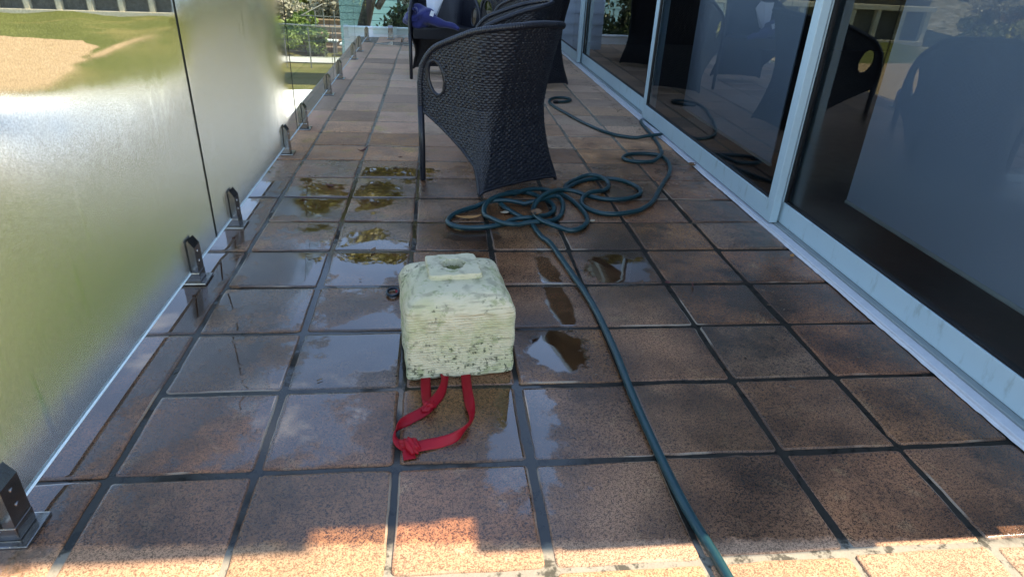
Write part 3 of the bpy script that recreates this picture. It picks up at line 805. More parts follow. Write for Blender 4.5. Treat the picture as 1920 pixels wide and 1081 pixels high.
# ------------------------------------------------------------------ sandstone block
def build_stone():
    t = NT('mossy_sandstone')
    x, y, z = t.xyz()
    c = t.mix(t.noise(9, 5, .6), (.50, .425, .265), (.63, .555, .385))
    c = t.mix(t.mul(t.step(t.noise(7, 5, .65), .40, .62), t.step(z, .31, .24, .1, .48)), c, (.31, .33, .13))          # lichen green
    c = t.mix(t.mul(t.step(t.noise(21, 4, .7), .54, .64), .55), c, (.22, .25, .09))
    gro = t.noise(52, 3, .6, stretch=(.30, .30, 2.6))
    c = t.mulc(c, t.grey(t.mixf(t.step(gro, .34, .5), .72, 1.04)))
    low = t.step(z, .20, .04)
    blk = t.mul(t.step(t.noise(60, 4, .7), .52, .62), t.step(t.add(t.noise(9, 3), t.mul(low, .20)), .53, .66))
    c = t.mix(t.mul(blk, .85), c, (.035, .04, .02))
    pit = t.step(t.voro(17), .13, .07)
    pit = t.mul(pit, t.step(t.noise(5, 2), .5, .58)); 
    c = t.mix(pit, c, (.02, .02, .012))
    h = t.add(t.mul(gro, .9), t.add(t.mul(t.noise(120, 3, .6), .35), t.mul(pit, -1.2)))
    M_ = t.p(col=c, rough=.92, normal=t.bump(h, .55, .006))
    root = empty('sandstone_block', (.181, .381, .0025), math.radians(6.3), 'squat weathered sandstone block with a mossy hole in its raised top', 'stone block')
    prof = [(.0, .160), (.006, .165)]+[(.008+k*.0013, .166) for k in range(163)]
    sh = [(0.222, .166), (.230, .1645), (.240, .160), (.249, .154), (.257, .1465), (.264, .138), (.2695, .129), (.2735, .120), (.2765, .110), (.2785, .1), (.2795, .09), (.28, .083)]
    prof = [p for p in prof if p[0] < .22]+sh
    n = 200; V = []; Fc = []
    for i, (z, hs) in enumerate(prof):
        for k in range(n):
            a = 2*math.pi*k/n; ca, sa = math.cos(a), math.sin(a)
            e = 20 if z < .22 else 20-(z-.22)*120
            r = (abs(ca)**e+abs(sa)**e)**(-1/e)
            px, py = ca*r*hs, sa*r*hs
            # tool marks : shallow ridges, irregular
            w = .0021*math.sin(z*2*math.pi/.0085+1.4*math.sin(px*16)+.8*math.sin(px*41+2)+math.sin(py*23))*min(1, max(0, (.232-z)/.03))
            w += .0014*math.sin(px*35+z*31)*math.sin(py*29+z*22)+.0012*math.sin(px*90+z*70+py*60)
            f = 1+w/hs
            dz = 0.004*math.sin(px*14+1)*math.sin(py*11) if z > .22 else 0
            V.append((px*f*1.0, py*f*.98+.165, z+dz))
    for i in range(len(prof)-1):
        for k in range(n): Fc.append((i*n+k, i*n+(k+1) % n, (i+1)*n+(k+1) % n, (i+1)*n+k))
    Fc.append(tuple(range(n-1, -1, -1)))
    b0 = (len(prof)-1)*n; b1 = len(V)                  # top face runs in to the round socket
    for k in range(n):
        a = 2*math.pi*k/n; V.append((math.cos(a)*.042, math.sin(a)*.042+.205, .2802))
    for k in range(n): Fc.append((b0+k, b0+(k+1) % n, b1+(k+1) % n, b1+k))
    mesh_obj('block', V, Fc, M_, root, True)
    # raised square boss with a round hole
    V = []; Fc = []
    rings = [('sq', .083, .272), ('sq', .0815, .292), ('sq', .079, .2955), ('ci', .040, .2965), ('ci', .037, .292), ('ci', .034, .255), ('ci', .004, .250)]
    n = 96
    for kind, hs, z in rings:
        for k in range(n):
            a = 2*math.pi*k/n; ca, sa = math.cos(a), math.sin(a)
            r = (abs(ca)**18+abs(sa)**18)**(-1/18) if kind == 'sq' else 1+.05*math.sin(3*a)+.04*math.sin(7*a+1)
            j = .0012*math.sin(k*.9)+.0008*math.sin(k*2.3)
            V.append((ca*r*(hs+j), sa*r*(hs+j)*.94+.205, z+(.001*math.sin(k*.5) if kind == 'sq' else 0)))
    for i in range(len(rings)-1):
        for k in range(n): Fc.append((i*n+k, i*n+(k+1) % n, (i+1)*n+(k+1) % n, (i+1)*n+k))
    o = mesh_obj('boss', V, Fc, M_, root); auto_smooth(o, 40)
    t = NT('moss'); M_MOSS = t.p(col=t.mix(t.noise(160, 3, .7), (.05, .055, .015), (.24, .25, .08)), rough=1, normal=t.bump(t.noise(300, 3), 1, .004))
    bm = bmesh.new(); bmesh.ops.create_icosphere(bm, subdivisions=5, radius=1)
    for v in bm.verts:
        p = v.co; w = 1+.16*math.sin(9*p.x+7*p.y)*math.sin(8*p.z+5*p.x)+.12*math.sin(19*p.x+4)*math.sin(17*p.y)+nrs.normal(0, .05)
        v.co = Vector((p.x*.030*w, p.y*.028*w+.207, p.z*.018*w+.264))
    bm_obj('moss_tuft', bm, M_MOSS, root, True)
build_stone()

# ------------------------------------------------------------------ red strap
t = NT('red_webbing')
M_RED = t.p(col=t.mix(t.noise(30, 3), (.25, .0012, .008), (.36, .002, .012)), rough=.55, spec=.3, normal=t.bump(t.noise(700, 2, stretch=(1, 1, .2)), .3, .0006))
def ribbon(name, pts, width, root, thick=.0016):
    """pts : (x, y, z, lean) lean 0 = flat on the ground, 1 = on edge"""
    P = catmull(pts, .004); V = []; Fc = []
    for i in range(len(P)):
        a = P[max(i-1, 0)][:3]; b = P[min(i+1, len(P)-1)][:3]; tn = Vector(b-a).normalized()
        sd_ = Vector((tn.y, -tn.x, 0)); 
        if sd_.length < 1e-4: sd_ = Vector((1, 0, 0))
        sd_.normalize(); ln = P[i][3]; wd = sd_*math.cos(ln*math.pi/2)+Vector((0, 0, 1))*math.sin(ln*math.pi/2)
        c = Vector(P[i][:3])
        for k in (-1, -.5, 0, .5, 1): V.append(c+wd*k*width/2)
    for i in range(len(P)-1):
        for k in range(4): Fc.append((i*5+k, i*5+k+1, i*5+k+6, i*5+k+5))
    zmin = min(v.z for v in V)
    if zmin < .004: V = [v+Vector((0, 0, max(0, .004-v.z)*1.0)) for v in V]
    o = mesh_obj(name, V, Fc, M_RED, root, True); md = o.modifiers.new('thick', 'SOLIDIFY'); md.thickness = thick; return o
def knot(root, c, r, rot):
    bm = bmesh.new(); bmesh.ops.create_icosphere(bm, subdivisions=4, radius=1)
    Rm = Matrix.Rotation(rot, 3, 'Z')
    for v in bm.verts:
        p = v.co; w = 1+.18*math.sin(5*p.x+3*p.z)+.12*math.sin(9*p.y+4*p.x)
        q = Vector((p.x*r*1.25*w, p.y*r*.85*w, p.z*r*.75*w)); v.co = Rm @ q + Vector(c)
    bm_obj('knot', bm, M_RED, root, True)
strap = empty('red_strap', (.1, .2, 0), 0, 'red webbing strap with two knots, looped out from under the front of the sandstone block', 'strap')
def off_(L): return [(a-.1, b-.2, c, d) for a, b, c, d in L]
ribbon('webbing', off_([(.070, .395, .012, 0), (.070, .345, .014, .05), (.073, .28, .013, .15), (.079, .23, .016, .2)]), .030, strap)
ribbon('webbing', off_([(.128, .395, .012, .3), (.127, .335, .016, .6), (.115, .285, .016, .5), (.088, .235, .016, .4), (.065, .205, .014, .35), (.025, .172, .014, .4), (-.003, .135, .018, 1.05), (-.006, .105, .018, .95), (.006, .080, .012, -.2), (.030, .058, .012, -.3)]), .030, strap)
ribbon('webbing', off_([(.036, .058, .012, -.25), (.075, .066, .014, -.35), (.115, .074, .014, -.5), (.155, .090, .016, -.75), (.188, .130, .018, -1.15), (.200, .175, .016, -.7), (.200, .235, .012, -.1), (.196, .29, .013, .25), (.194, .345, .013, .1), (.194, .395, .012, 0)]), .030, strap)
knot(strap, (.080-.1, .225-.2, .018), .020, .9); knot(strap, (.034-.1, .060-.2, .018), .023, -.6)
V = off_([(.034, .058, .016, .2), (.030, .040, .010, .1), (.034, .022, .006, .0)]); ribbon('tail', V, .032, strap)
cb = empty('carabiner_hook', (-.062, .935, .010), 0, 'small dark hook on a red tab poking out behind the left of the block', 'hook')
M_CARB = simple('dark_blue_metal', (.02, .03, .04), .35, metal=.6)
MB().tube([(math.cos(a)*.022, math.sin(a)*.032, .002) for a in np.linspace(0, 2*math.pi, 24, endpoint=False)], .0055, 8, closed=True).obj('loop', M_CARB, cb, True)
ribbon('red_tab', [(.010, .0, .006, 0), (.03, .002, .004, 0), (.06, .0, .004, 0)], .02, cb)

# ------------------------------------------------------------------ garden hose
HOSE = [(0.733,-0.438),(0.722,-0.332),(0.705,-0.207),(0.696,-0.026),(0.693,0.225),(0.7,0.516),(0.692,0.82),(0.66,1.094),(0.621,1.384),(0.595,1.445),(0.577,1.537),(0.559,1.65),(0.499,1.753),(0.452,1.85),(0.435,1.937),(0.469,2.041),(0.535,2.088),(0.612,2.062),(0.679,1.975),(0.713,1.883),(0.703,1.794),(0.654,1.732),(0.572,1.667),(0.488,1.652),(0.407,1.606),(0.319,1.575),(0.219,1.575),(0.162,1.627),(0.169,1.699),(0.22,1.782),(0.338,1.87),(0.457,1.904),(0.603,1.898),(0.7,1.95),(0.748,1.985),(0.771,1.942),(0.758,1.834),(0.716,1.709),(0.64,1.638),(0.537,1.607),(0.437,1.585),(0.378,1.649),(0.342,1.752),(0.359,1.838),(0.429,1.929),(0.542,2.034),(0.628,2.086),(0.724,2.104),(0.794,2.038),(0.841,1.901),(0.859,1.741),(0.843,1.636),(0.772,1.544),(0.692,1.551),(0.618,1.6),(0.584,1.694),(0.599,1.801),(0.65,1.898),(0.731,1.993),(0.805,2.069),(0.902,2.049),(1.009,1.975),(1.135,1.982),(1.234,2.061),(1.253,2.178),(1.186,2.3),(1.08,2.334),(0.948,2.279),(0.857,2.179),(0.822,2.127),(0.841,2.198),(0.912,2.298),(1.015,2.345),(1.082,2.283),(1.089,2.194),(1.025,2.097),(0.943,2.037),(0.882,1.952),(0.875,1.86),(0.933,1.775),(1.016,1.754),(1.133,1.793),(1.185,1.834),(1.273,1.943),(1.393,2.181),(1.534,2.452),(1.601,2.679),(1.585,2.834),(1.475,2.866),(1.374,2.838),(1.319,2.753),(1.366,2.685),(1.501,2.691),(1.594,2.808),(1.656,3.036),(1.689,3.306),(1.71,3.582),(1.734,3.782),(1.766,3.832),(1.772,3.654),(1.784,3.469),(1.781,3.373),(1.684,3.289),(1.511,3.287),(1.377,3.4),(1.268,3.653),(1.166,4.032),(1.103,4.306),(1.103,4.492),(1.169,4.633),(1.277,4.645),(1.309,4.562),(1.246,4.477),(1.146,4.455)]
def build_hose():
    r = .0120
    P = catmull([(a, b) for a, b in HOSE], .009)
    # smooth the digitised line a little
    for _ in range(4):
        P[1:-1] = P[1:-1]*.5+(P[:-2]+P[2:])*.25
    n = len(P); z = np.full(n, r+.002)
    for i in range(n):
        d = np.hypot(*(P[:max(0, i-14)]-P[i]).T) if i > 14 else np.array([])
        if len(d):
            k = np.nonzero(d < 2*r)[0]
            if len(k):
                j = k[np.argmax(z[k])]
                z[i] = max(z[i], z[j]+math.sqrt(max(0, (2*r)**2-d[j]**2))*.98)
    env = z.copy()
    for sft in range(1, 20):                       # gentle ramps beside each crossing
        env[sft:] = np.maximum(env[sft:], z[:-sft]-.00006*sft**2*1.4); env[:-sft] = np.maximum(env[:-sft], z[sft:]-.00006*sft**2*1.4)
    z = env
    pts = [(p[0], p[1], q) for p, q in zip(P, z)]
    t = NT('green_hose_rubber')
    M_ = t.p(col=t.mix(t.noise(25, 3), (.003, .030, .036), (.006, .048, .056)), rough=t.mixf(t.noise(40, 3), .28, .45), spec=.5, normal=t.bump(t.noise(250, 2), .08, .001))
    root = empty('garden_hose', (P[0][0], P[0][1], 0), 0, 'dark teal green garden hose coiled on the wet tiles and running to the front edge', 'hose')
    m = MB().tube(pts, r, 14); m.v = [(a-P[0][0], b-P[0][1], c) for a, b, c in m.v]; m.obj('tube', M_, root, True)
    # little white printed dashes along the upper side
    M_PR = simple('white_print', (.40, .44, .44), .5, var=.2)
    hose_o = [o_ for o_ in root.children if o_.name.startswith('tube')][0]; hose_o.data.materials.append(M_PR)
    i = 75
    while i < n-30:
        for a_, l_ in ((0, 2), (4, 1), (8, 4), (14, 1), (17, 1)):
            for q in range(i+a_, i+a_+l_):
                tn = Vector((P[q+1][0]-P[q-1][0], P[q+1][1]-P[q-1][1], 0))
                best = max(range(14), key=lambda k: sum((hose_o.data.polygons[q*14+k].normal)[d_]*(-.05, -.75, .66)[d_] for d_ in range(3)))
                hose_o.data.polygons[q*14+best].material_index = 1
        i += 118
    c = Vector(pts[-1]); d = (c-Vector(pts[-6])).normalized()
    f = MB().tube([c-d*.03, c-d*.005, c+d*.0, c+d*.012], [.0135, .0145, .0145, .011], 12); f.v = [(a-P[0][0], b-P[0][1], q) for a, b, q in f.v]; f.obj('end_fitting', M_RUBBER, root, True)
build_hose()

# ------------------------------------------------------------------ leaf litter
M_LEAF = [simple('dead_leaf_brown', (.20, .105, .05), .7, var=.4, scale=60), simple('dead_leaf_orange', (.42, .19, .055), .6, var=.3, scale=60), simple('dead_leaf_red', (.10, .028, .022), .7, var=.4, scale=60), simple('dead_leaf_pale', (.42, .33, .22), .7, var=.3, scale=60)]
def leaf(x, y, z, ln, wd, rz, curl, mat, label):
    n = 10; V = []; Fc = []
    for i in range(n+1):
        u = i/n; w = wd*math.sin(math.pi*min(1, u*.94+.03))**.8/2
        for k in (-1, -.4, .4, 1):
            V.append(((u-.5)*ln, k*w, .0025+curl*(1-math.cos((u-.5)*2.2))*ln+abs(k)*curl*w*1.6+.0012*math.sin(u*9+k*3)))
    for i in range(n):
        for k in range(3): Fc.append((i*4+k, i*4+k+1, i*4+k+5, i*4+k+4))
    o = mesh_obj('dead_leaf', V, Fc, mat, None, True); o.location = (x, y, z); o.rotation_euler = (0, 0, rz)
    md = o.modifiers.new('thick', 'SOLIDIFY'); md.thickness = .0008
    tag(o, label, 'leaf', 'fallen leaves on the deck'); return o
leaf(.592, 1.667, .036, .075, .055, 1.2, .5, M_LEAF[0], 'curled brown dead leaf lying on the hose where it leaves the coil')
leaf(.262, 1.716, .0, .13, .035, .1, .25, M_LEAF[1], 'long orange leaf lying inside the left hose loop')
leaf(.876, 1.662, .0, .032, .022, .5, .7, M_LEAF[3], 'small pale curled leaf right of the hose coil')
leaf(-.47, 2.185, .0, .06, .022, -.5, .3, M_LEAF[2], 'dark red leaf on the wet tile left of the chair leg')
leaf(-.364, 2.87, .0, .10, .02, .9, .5, M_LEAF[2], 'dark red twisted leaf lying across a grout line')
leaf(-.58, 1.99, .0, .045, .016, .1, .3, M_LEAF[2], 'small dark leaf on the wet tile near the second spigot')
leaf(.45, 1.78, .0, .05, .03, .3, .4, M_LEAF[3], 'pale leaf scrap inside the hose coil')
leaf(1.74, 2.62, .0, .06, .045, .3, .6, M_LEAF[0], 'brown dead leaf beside the hose and the second door')
leaf(-.17, 1.34, .0, .04, .018, 1.2, .3, M_LEAF[0], 'small brown leaf in the puddle behind the block')
leaf(-.35, 8.05, .0, .08, .02, 1.5, 1.2, M_LEAF[0], 'brown leaf curled upright at the far end puddle')
leaf(-.12, 2.75, .0, .03, .012, .1, .3, M_LEAF[2], 'tiny dark leaf on dry tile near the front chair leg')
leaf(1.15, .98, .0, .05, .008, 1.3, .3, M_LEAF[2], 'thin dark twig on the wet brown tiles right of the hose')
leaf(1.05, 1.0, .0, .03, .02, .3, .5, M_LEAF[2], 'tiny curled leaf on the tiles beside a thin twig')
leaf(1.72, 1.25, .0, .035, .02, .9, .5, M_LEAF[1], 'orange leaf scrap against the white door sill')
# fine dirt and leaf crumbs, too many to count
def litter():
    V = []; Fc = []
    for k in range(900):
        if k < 420: x = 1.70-abs(nrs.normal(0, .035)); y = nrs.uniform(2.2, 7.5)
        elif k < 620: c = nrs.randint(-1, 6); x = c*PX+nrs.normal(0, .008); y = nrs.uniform(1.5, 7)
        else: x = nrs.uniform(-.7, 1.7); y = nrs.uniform(.2, 6.5)
        a = nrs.uniform(0, 6.3); l = nrs.uniform(.003, .011); w = nrs.uniform(.001, .004); z = .0022
        if k < 420 and nrs.rand() < .3: l *= 3
        ca, sa = math.cos(a), math.sin(a); n0 = len(V)
        for u, v, h in ((-l, -w, 0), (l, -w*.6, .001), (l*.9, w*.7, .002), (-l*.8, w, .001)): V.append((x+u*ca-v*sa, y+u*sa+v*ca, z+h))
        Fc.append((n0, n0+1, n0+2, n0+3))
    o = mesh_obj('leaf_crumbs', V, Fc, simple('crumbs', (.13, .085, .05), .9, var=.7, scale=90))
    tag(o, 'fine leaf crumbs scattered over the tiles and along the door sill', 'leaf litter', kind='stuff')
litter()

# ------------------------------------------------------------------ planter behind the chairs
pot = empty('planter_pot', (.72, 7.35, .003), 0, 'round dull brown planter pot behind the wicker chairs', 'plant pot')
M_POT = simple('weathered_pot', (.20, .165, .13), .8, var=.35, scale=7, bump=.3)
MB().lathe([(.0, 0), (.20, 0), (.21, .02), (.30, .42), (.335, .43), (.345, .45), (.345, .51), (.335, .525), (.30, .525), (.29, .49), (.0, .49)], 40).obj('bowl', M_POT, pot, True)
def leaf_mat(name, c1, c2, rough=.6):
    t = NT(name); a = t.attr('tint'); sc = t.n('ShaderNodeSeparateColor'); t.set(sc.inputs[0], a.outputs['Color'])
    t.p(col=t.mix(sc.outputs[0], c1, c2), rough=rough)
    try: t.b.inputs['Transmission Weight'].default_value = 0
    except Exception: pass
    return t.m
def set_tint(o, vals, nv):
    ca = o.data.color_attributes.new('tint', 'FLOAT_COLOR', 'CORNER')
    arr = np.repeat(np.stack([vals, vals, vals, np.ones_like(vals)], 1), nv, 0).astype(np.float32); ca.data.foreach_set('color', arr.ravel())
def blades(name, n, rad, ln, mat, parent, droop=.6, wid=.006, c=(0, 0, 0)):
    V = []; Fc = []; T = []
    for i in range(n):
        a = nrs.uniform(0, 2*math.pi); r0 = rad*math.sqrt(nrs.rand()); l = ln*nrs.uniform(.5, 1.2); lean = nrs.uniform(.1, 1)*droop
        p = Vector((c[0]+r0*math.cos(a), c[1]+r0*math.sin(a), c[2])); a2 = a+nrs.normal(0, .5); d = Vector((math.cos(a2), math.sin(a2), 0)); sd_ = Vector((-d.y, d.x, 0))
        tt = nrs.rand(); n0 = len(V)
        for k in range(6):
            u = k/5; q = p+d*l*lean*u*u*1.2+d*l*.15*u+Vector((0, 0, 1))*l*(u-.9*lean*u*u*u); w = wid*(1-u*.9)
            V += [q-sd_*w, q+sd_*w]
        for k in range(5): Fc.append((n0+2*k, n0+2*k+1, n0+2*k+3, n0+2*k+2)); T.append(tt)
    o = mesh_obj(name, V, Fc, mat, parent); set_tint(o, np.array(T), 4); return o
pl = empty('grass_plant', (.72, 7.35, .49), 0, 'yellow green grassy plant growing in the planter pot', 'plant')
blades('green_blades', 700, .26, .38, leaf_mat('grass_blade', (.16, .22, .03), (.42, .40, .10)), pl, .9)
blades('dry_blades', 160, .30, .42, leaf_mat('dry_blade', (.48, .40, .24), (.65, .55, .36)), pl, 1.9, .004)

# ------------------------------------------------------------------ far end fascia, rail
M_PALE = simple('white_blue_paint', (.84, .88, .90), .5, var=.06, scale=3)
fw = empty('low_white_wall', (-1.2, 8.66, -.02), 0, 'low white painted wall beyond the far glass', 'wall')
MB().box(0, 2.6, 0, .06, -.9, .125).obj('panel', M_PALE, fw)
MB().box(0, 2.6, -.02, .08, .126, .15, .006).obj('capping', M_PALE, fw)
MB().box(.64, .76, -.04, -.022, -.02, .16, .004).obj('post_cover', M_PALE, fw)

# ------------------------------------------------------------------ garden beyond
M_RAIL = simple('grey_rail_metal', (.16, .16, .15), .5, var=.15)
wr = empty('wire_railing', (-5.5, 24, -3), 0, 'thin grey wire railing on the lower terrace seen through the glass', 'railing')
def rl(P): return [(a+5.5, b-24, c+3) for a, b, c in P]
MB().tube(rl([(-5.95, 25, -1.68), (-5.33, 24, -1.52), (-3.3, 24, -1.6), (-1.6, 24, -1.66)]), .022, 6).obj('hand_rail', M_RAIL, wr)
for px_, py_ in ((-5.95, 25), (-5.3, 24), (-4.45, 24), (-3.6, 24), (-2.9, 24), (-2.1, 24)):
    MB().tube(rl([(px_, py_, -3), (px_, py_, -1.6)]), .024, 6).obj('post', M_RAIL, wr)
m = MB()
for k in range(6):
    z = -2.8+k*.19; m.tube(rl([(-5.95, 25, z-.05), (-5.33, 24, z), (-1.6, 24, z-.03)]), .006, 4)
m.obj('wires', M_RAIL, wr)
w2 = empty('stair_railing', (-4.9, 27.5, -3), 0, 'second railing above the timber steps', 'railing')
def r2_(P): return [(a+4.9, b-27.5, c+3) for a, b, c in P]
MB().tube(r2_([(-4.6, 28.6, -1.2), (-5.3, 27.5, -1.55), (-2.6, 27.5, -1.6), (-1.2, 27.5, -1.62)]), .025, 6).obj('hand_rail', M_RAIL, w2)
for px_, py_ in ((-4.6, 28.6), (-4.75, 27.5), (-4.0, 27.5), (-2.4, 27.5)):
    MB().tube(r2_([(px_, py_, -3), (px_, py_, -1.35)]), .025, 6).obj('post', M_RAIL, w2)
# timber retaining steps
M_TIMB = NT('weathered_timber'); t = M_TIMB
M_TIMB = t.p(col=t.mix(t.noise(3, 4, .7, stretch=(.3, 1, 1)), (.15, .095, .055), (.29, .20, .12)), rough=.85)
ts = empty('timber_steps', (-5.4, 28.2, -3), 0, 'weathered brown timber retaining steps with boards', 'steps')
for k in range(5):
    MB().box(0, 4.4-.1*k, .5*k, .5*k+.48, 0, .16+.22*k, .02).obj('step', M_TIMB, ts)
wbn = []
M_WB = simple('white_bench_paint', (.72, .75, .75), .5, var=.05)
def bench(x, y, z, label):
    if not wbn:
        o = empty('white_bench', (x, y, z), 0, label, 'bench', 'white benches by the timber steps')
        MB().box(-.55, .55, -.22, .22, .42, .50, .015).obj('seat', M_WB, o)
        for sx in (-.45, .45): MB().box(sx-.03, sx+.03, -.2, .2, 0, .418, .006).obj('leg', M_RAIL, o)
        wbn.append(o); return
    r = wbn[0].copy(); link(r); r.location = (x, y, z); r['label'] = label
    for c in list(wbn[0].children): d = c.copy(); link(d); d.parent = r
bench(-4.55, 28.0, -3.0, 'white bench left of the pair below the timber steps'); bench(-3.25, 27.2, -3.0, 'white bench right of the pair, nearer the deck corner')

# ---- foliage
def crown_mesh(name, n, rx, ry, rz, size, mat, clumps=9, bias=.35, seed=0):
    rs = np.random.RandomState(seed)
    C = rs.normal(0, .45, (clumps, 3)); C /= np.maximum(1, np.linalg.norm(C, axis=1)/.8)[:, None]
    R = rs.uniform(.25, .5, clumps)
    k = rs.randint(0, clumps, n); d = rs.normal(0, 1, (n, 3)); d /= np.linalg.norm(d, axis=1)[:, None]
    p = C[k]+d*(R[k]*rs.uniform(.45, 1.05, n)**.6)[:, None]
    p = p*np.array([rx, ry, rz])
    a = rs.normal(0, 1, (n, 3)); a /= np.linalg.norm(a, axis=1)[:, None]; b = np.cross(a, rs.normal(0, 1, (n, 3))); b /= np.linalg.norm(b, axis=1)[:, None]
    s = size*rs.uniform(.5, 1.3, n)[:, None]
    V = np.stack([p-a*s, p+b*s*.5, p+a*s, p-b*s*.5], 1).reshape(-1, 3)
    me = bpy.data.meshes.new(name); me.vertices.add(4*n); me.vertices.foreach_set('co', V.ravel().astype(np.float32))
    me.loops.add(4*n); me.loops.foreach_set('vertex_index', np.arange(4*n, dtype=np.int32))
    me.polygons.add(n); me.polygons.foreach_set('loop_start', np.arange(0, 4*n, 4, dtype=np.int32)); me.update(calc_edges=True)
    tint = np.clip(rs.rand(n)*.7+.3*rs.rand(clumps)[k], 0, 1)
    ca = me.color_attributes.new('tint', 'FLOAT_COLOR', 'CORNER'); arr = np.repeat(np.stack([tint, tint, tint, np.ones(n)], 1), 4, 0).astype(np.float32); ca.data.foreach_set('color', arr.ravel())
    me.materials.append(mat); return me
LM = {'yellow': leaf_mat('leaf_yellow_green', (.13, .15, .02), (.34, .28, .05)), 'olive': leaf_mat('leaf_olive', (.05, .065, .02), (.15, .15, .05)),
      'dark': leaf_mat('leaf_dark_green', (.012, .025, .008), (.05, .085, .025)), 'green': leaf_mat('leaf_green', (.07, .12, .02), (.18, .24, .04)),
      'grey': leaf_mat('leaf_dry_grey', (.20, .18, .13), (.42, .37, .27)), 'rust': leaf_mat('leaf_rust', (.16, .08, .03), (.30, .17, .06))}
M_BARK = simple('bark', (.06, .048, .040), .9, var=.4, scale=5, bump=.6, bscale=20)
CM = {k: [crown_mesh('crown', 2600, 1, 1, .8, .085, LM[k], seed=i*7+hash_) for i in range(2)] for hash_, k in enumerate(LM)}
LAB = {'yellow': 'yellow green', 'olive': 'dull olive', 'dark': 'dark green', 'green': 'bright green', 'grey': 'dry grey brown', 'rust': 'rust coloured'}
def bush(x, y, s, k, label, sz=1.):
    o = empty('bush', (x, y, terr(x, y)), rnd.uniform(0, 6.28), label, 'bush', 'bushes on the slope beyond the glass')
    c = link(bpy.data.objects.new('foliage', rnd.choice(CM[k]))); c.parent = o; c.scale = (s, s, s*sz); c.location = (0, 0, s*.5*sz)
    MB().tube([(0, 0, -.2), (.03*s, 0, .3*s), (.1*s, .05*s, .7*s)], [.06*s, .05*s, .02*s], 6).obj('stem', M_BARK, o)
def tree(x, y, z, h, cr_, k, label, trunk_r=.16):
    o = empty('tree', (x, y, z), rnd.uniform(0, 6.28), label, 'tree', 'trees in the garden beyond the deck')
    m = MB(); top = Vector((.1*h*rnd.uniform(-1, 1), .1*h*rnd.uniform(-1, 1), h*.8))
    m.tube(catmull([(0, 0, -.3), (.03*h, .02*h, h*.25), tuple(top*.6), tuple(top)], .3), list(np.linspace(trunk_r, trunk_r*.2, len(catmull([(0, 0, -.3), (.03*h, .02*h, h*.25), tuple(top*.6), tuple(top)], .3)))), 8)
    for i in range(6):
        b0 = top*rnd.uniform(.45, .9); a = rnd.uniform(0, 6.28); e = b0+Vector((math.cos(a), math.sin(a), .5))*cr_*.7
        m.tube([b0, (b0+e)/2+Vector((0, 0, .1*cr_)), e], [trunk_r*.35, trunk_r*.25, trunk_r*.08], 6)
    m.obj('trunk', M_BARK, o, True)
    c = link(bpy.data.objects.new('crown', crown_mesh('crown', 6500, cr_, cr_, cr_*.85, .05+.028*cr_, LM[k], 14, seed=rnd.randint(0, 9999)))); c.parent = o; c.location = (top.x, top.y, h*.78)
    return o
bi = 0
kinds = ['olive', 'yellow', 'grey', 'green', 'yellow', 'grey', 'grey', 'yellow', 'grey', 'green']
spots = []
for k in range(64):
    for _ in range(40):
        yy = rnd.uniform(31.5, 56); ang = math.radians(rnd.uniform(-20, 3)) if k < 44 else math.radians(rnd.uniform(-46, -20))
        xx = (yy+1.3)*math.tan(ang)+.11
        if ang < math.radians(-19) and yy < 40: continue
        if all((xx-a)**2+(yy-b)**2 > 2.2 for a, b in spots): spots.append((xx, yy)); break
    else: continue
    kd = kinds[k % 10] if k < 44 else ['olive', 'dark', 'grey'][k % 3]
    s = rnd.uniform(.8, 1.7)
    bush(xx, yy, s, kd, '%s bush on the slope beyond the glass' % LAB[kd])
for (xx, yy, s, kd, l) in [(-5.2, 27.3, .9, 'green', 'bright green bush left of the timber steps'), (-6.3, 29, 1.3, 'green', 'large light green bush left of the railing'), (-4.7, 26.9, .6, 'dark', 'low dark green shrub at the foot of the railing'),
                           (-8.6, 30.5, 1.3, 'yellow', 'yellow green bush right of the sandy slope'), (-7.4, 31, 1.4, 'grey', 'pale twiggy bush behind the light green bush'), (-5.6, 31.5, 1.5, 'grey', 'pale dry bush above the railing'), (-4.2, 32, 1.5, 'grey', 'pale dry bush above the timber steps')]:
    bush(xx, yy, s, kd, l)
for k in range(84):
    yy = rnd.uniform(8, 62); ang = math.radians(rnd.uniform(-50, -33.5)); xx = (yy+1.3)*math.tan(ang)
    kd = ['grey', 'olive', 'grey', 'yellow', 'grey', 'olive', 'rust'][k % 7]
    bush(xx, yy, rnd.uniform(.4, .8)*(1+yy/32), kd, '%s scrub on the dry slope mirrored in the nearest door' % LAB[kd])
hg = empty('hedge', (.05, 10.1, -1.6), 0, 'dark green flowering hedge beyond the far glass left of the jacket chair', 'hedge')
c = link(bpy.data.objects.new('foliage', crown_mesh('foliage', 16000, .9, .6, 1.6, .055, LM['dark'], 30, seed=5))); c.parent = hg; c.location = (-.15, .6, 1.3)
MB().tube([(-.15, .6, -1.4), (-.1, .6, .6)], [.08, .05], 7).obj('stem', M_BARK, hg)
tree(-1.22, 12.6, -3, 8.4, 2.3, 'yellow', 'tall yellow green tree with a dark trunk beyond the deck corner', .2)
tree(-4.4, 15.5, -3, 7.5, 2.6, 'yellow', 'yellow leaved tree beside the pale terrace, crown above the picture', .16)
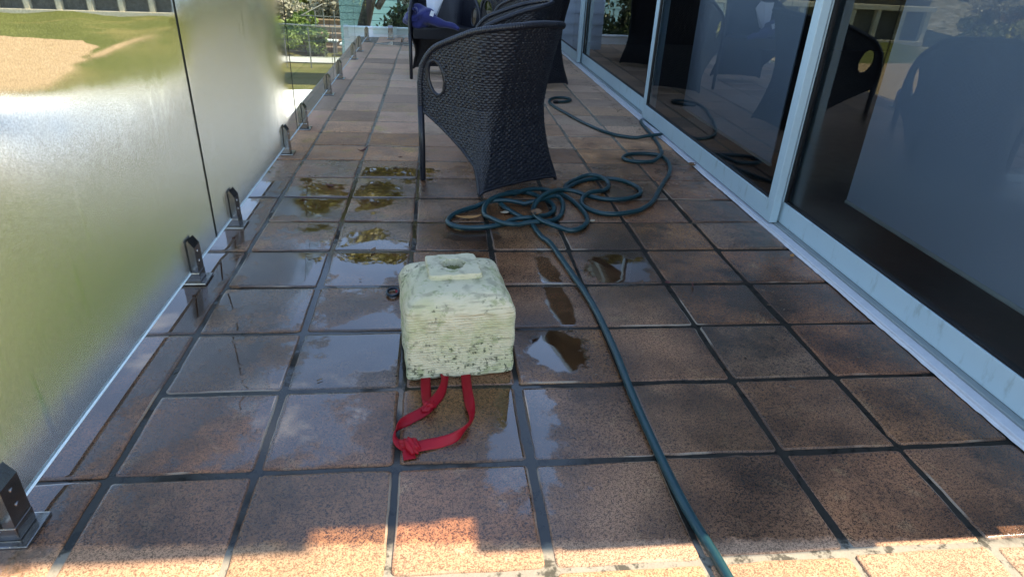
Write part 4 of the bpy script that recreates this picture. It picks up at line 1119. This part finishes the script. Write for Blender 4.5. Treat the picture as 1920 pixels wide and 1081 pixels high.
tree(1.2, 13.2, -3, 8.0, 3.0, 'olive', 'olive tree directly beyond the far end of the deck', .2)
tree(-12.5, 47, terr(-12.5, 47), 7, 2.6, 'olive', 'olive tree on the slope behind the pillared wall', .2)
tree(-22, 50, terr(-22, 50), 8, 3.2, 'dark', 'dark tree on the slope far left', .25)
tree(-6, 56, terr(-6, 56), 8, 3.2, 'olive', 'olive tree high on the slope above the railing', .25)
tree(2.5, 44, terr(2.5, 44), 9, 3.6, 'dark', 'dark tree far behind the deck end', .25)

# teal boarded shed
M_TEAL = NT('teal_boards'); t = M_TEAL
M_TEAL = t.p(col=t.mix(t.noise(1.5, 3), (.16, .32, .33), (.21, .38, .38)), rough=.6)
sh = empty('teal_shed', (-2.0, 21, -3), 0, 'teal green boarded shed wall behind the tree trunk', 'shed')
m = MB()
for k in range(16): m.box(-.9, 2.2, 0+.004*(k % 2), 1.8, k*.2, k*.2+.19, .012)
m.obj('boarded_wall', M_TEAL, sh)
MB().box(-1.1, 2.4, -.2, 2.0, 3.21, 3.3, .01).obj('roof', M_TEAL, sh)

# pillared garden building on the left
M_CREAM = simple('cream_render', (.58, .50, .36), .85, var=.12, scale=1.5)
M_STN = simple('grey_stone_wall', (.12, .11, .09), .9, var=.5, scale=5, bump=.8)
pb = empty('pillared_building', (-20.5, 39.0, -3.1), math.radians(5), 'cream building with pillars and dark stone bays above the grass at top left', 'building')
MB().box(-6, 9.5, .35, .6, 0, 2.6).obj('stone_infill', M_STN, pb)
MB().box(-6, 9.5, -.1, .34, 0, .28, .02).obj('plinth', M_CREAM, pb)
for k in range(9): MB().box(-6+k*1.55, -6+k*1.55+.26, -.05, .33, .281, 1.95, .02).obj('pillar', M_CREAM, pb)
MB().box(-6.2, 9.7, -.15, .7, 1.951, 2.25, .03).obj('lintel', M_CREAM, pb)
MB().box(-6, 9.5, .1, 5, 2.61, 4.6).obj('upper_wall', M_CREAM, pb)
MB().box(6.0, 8.6, .15, .345, .3, 1.9).obj('white_door', M_WB, pb)
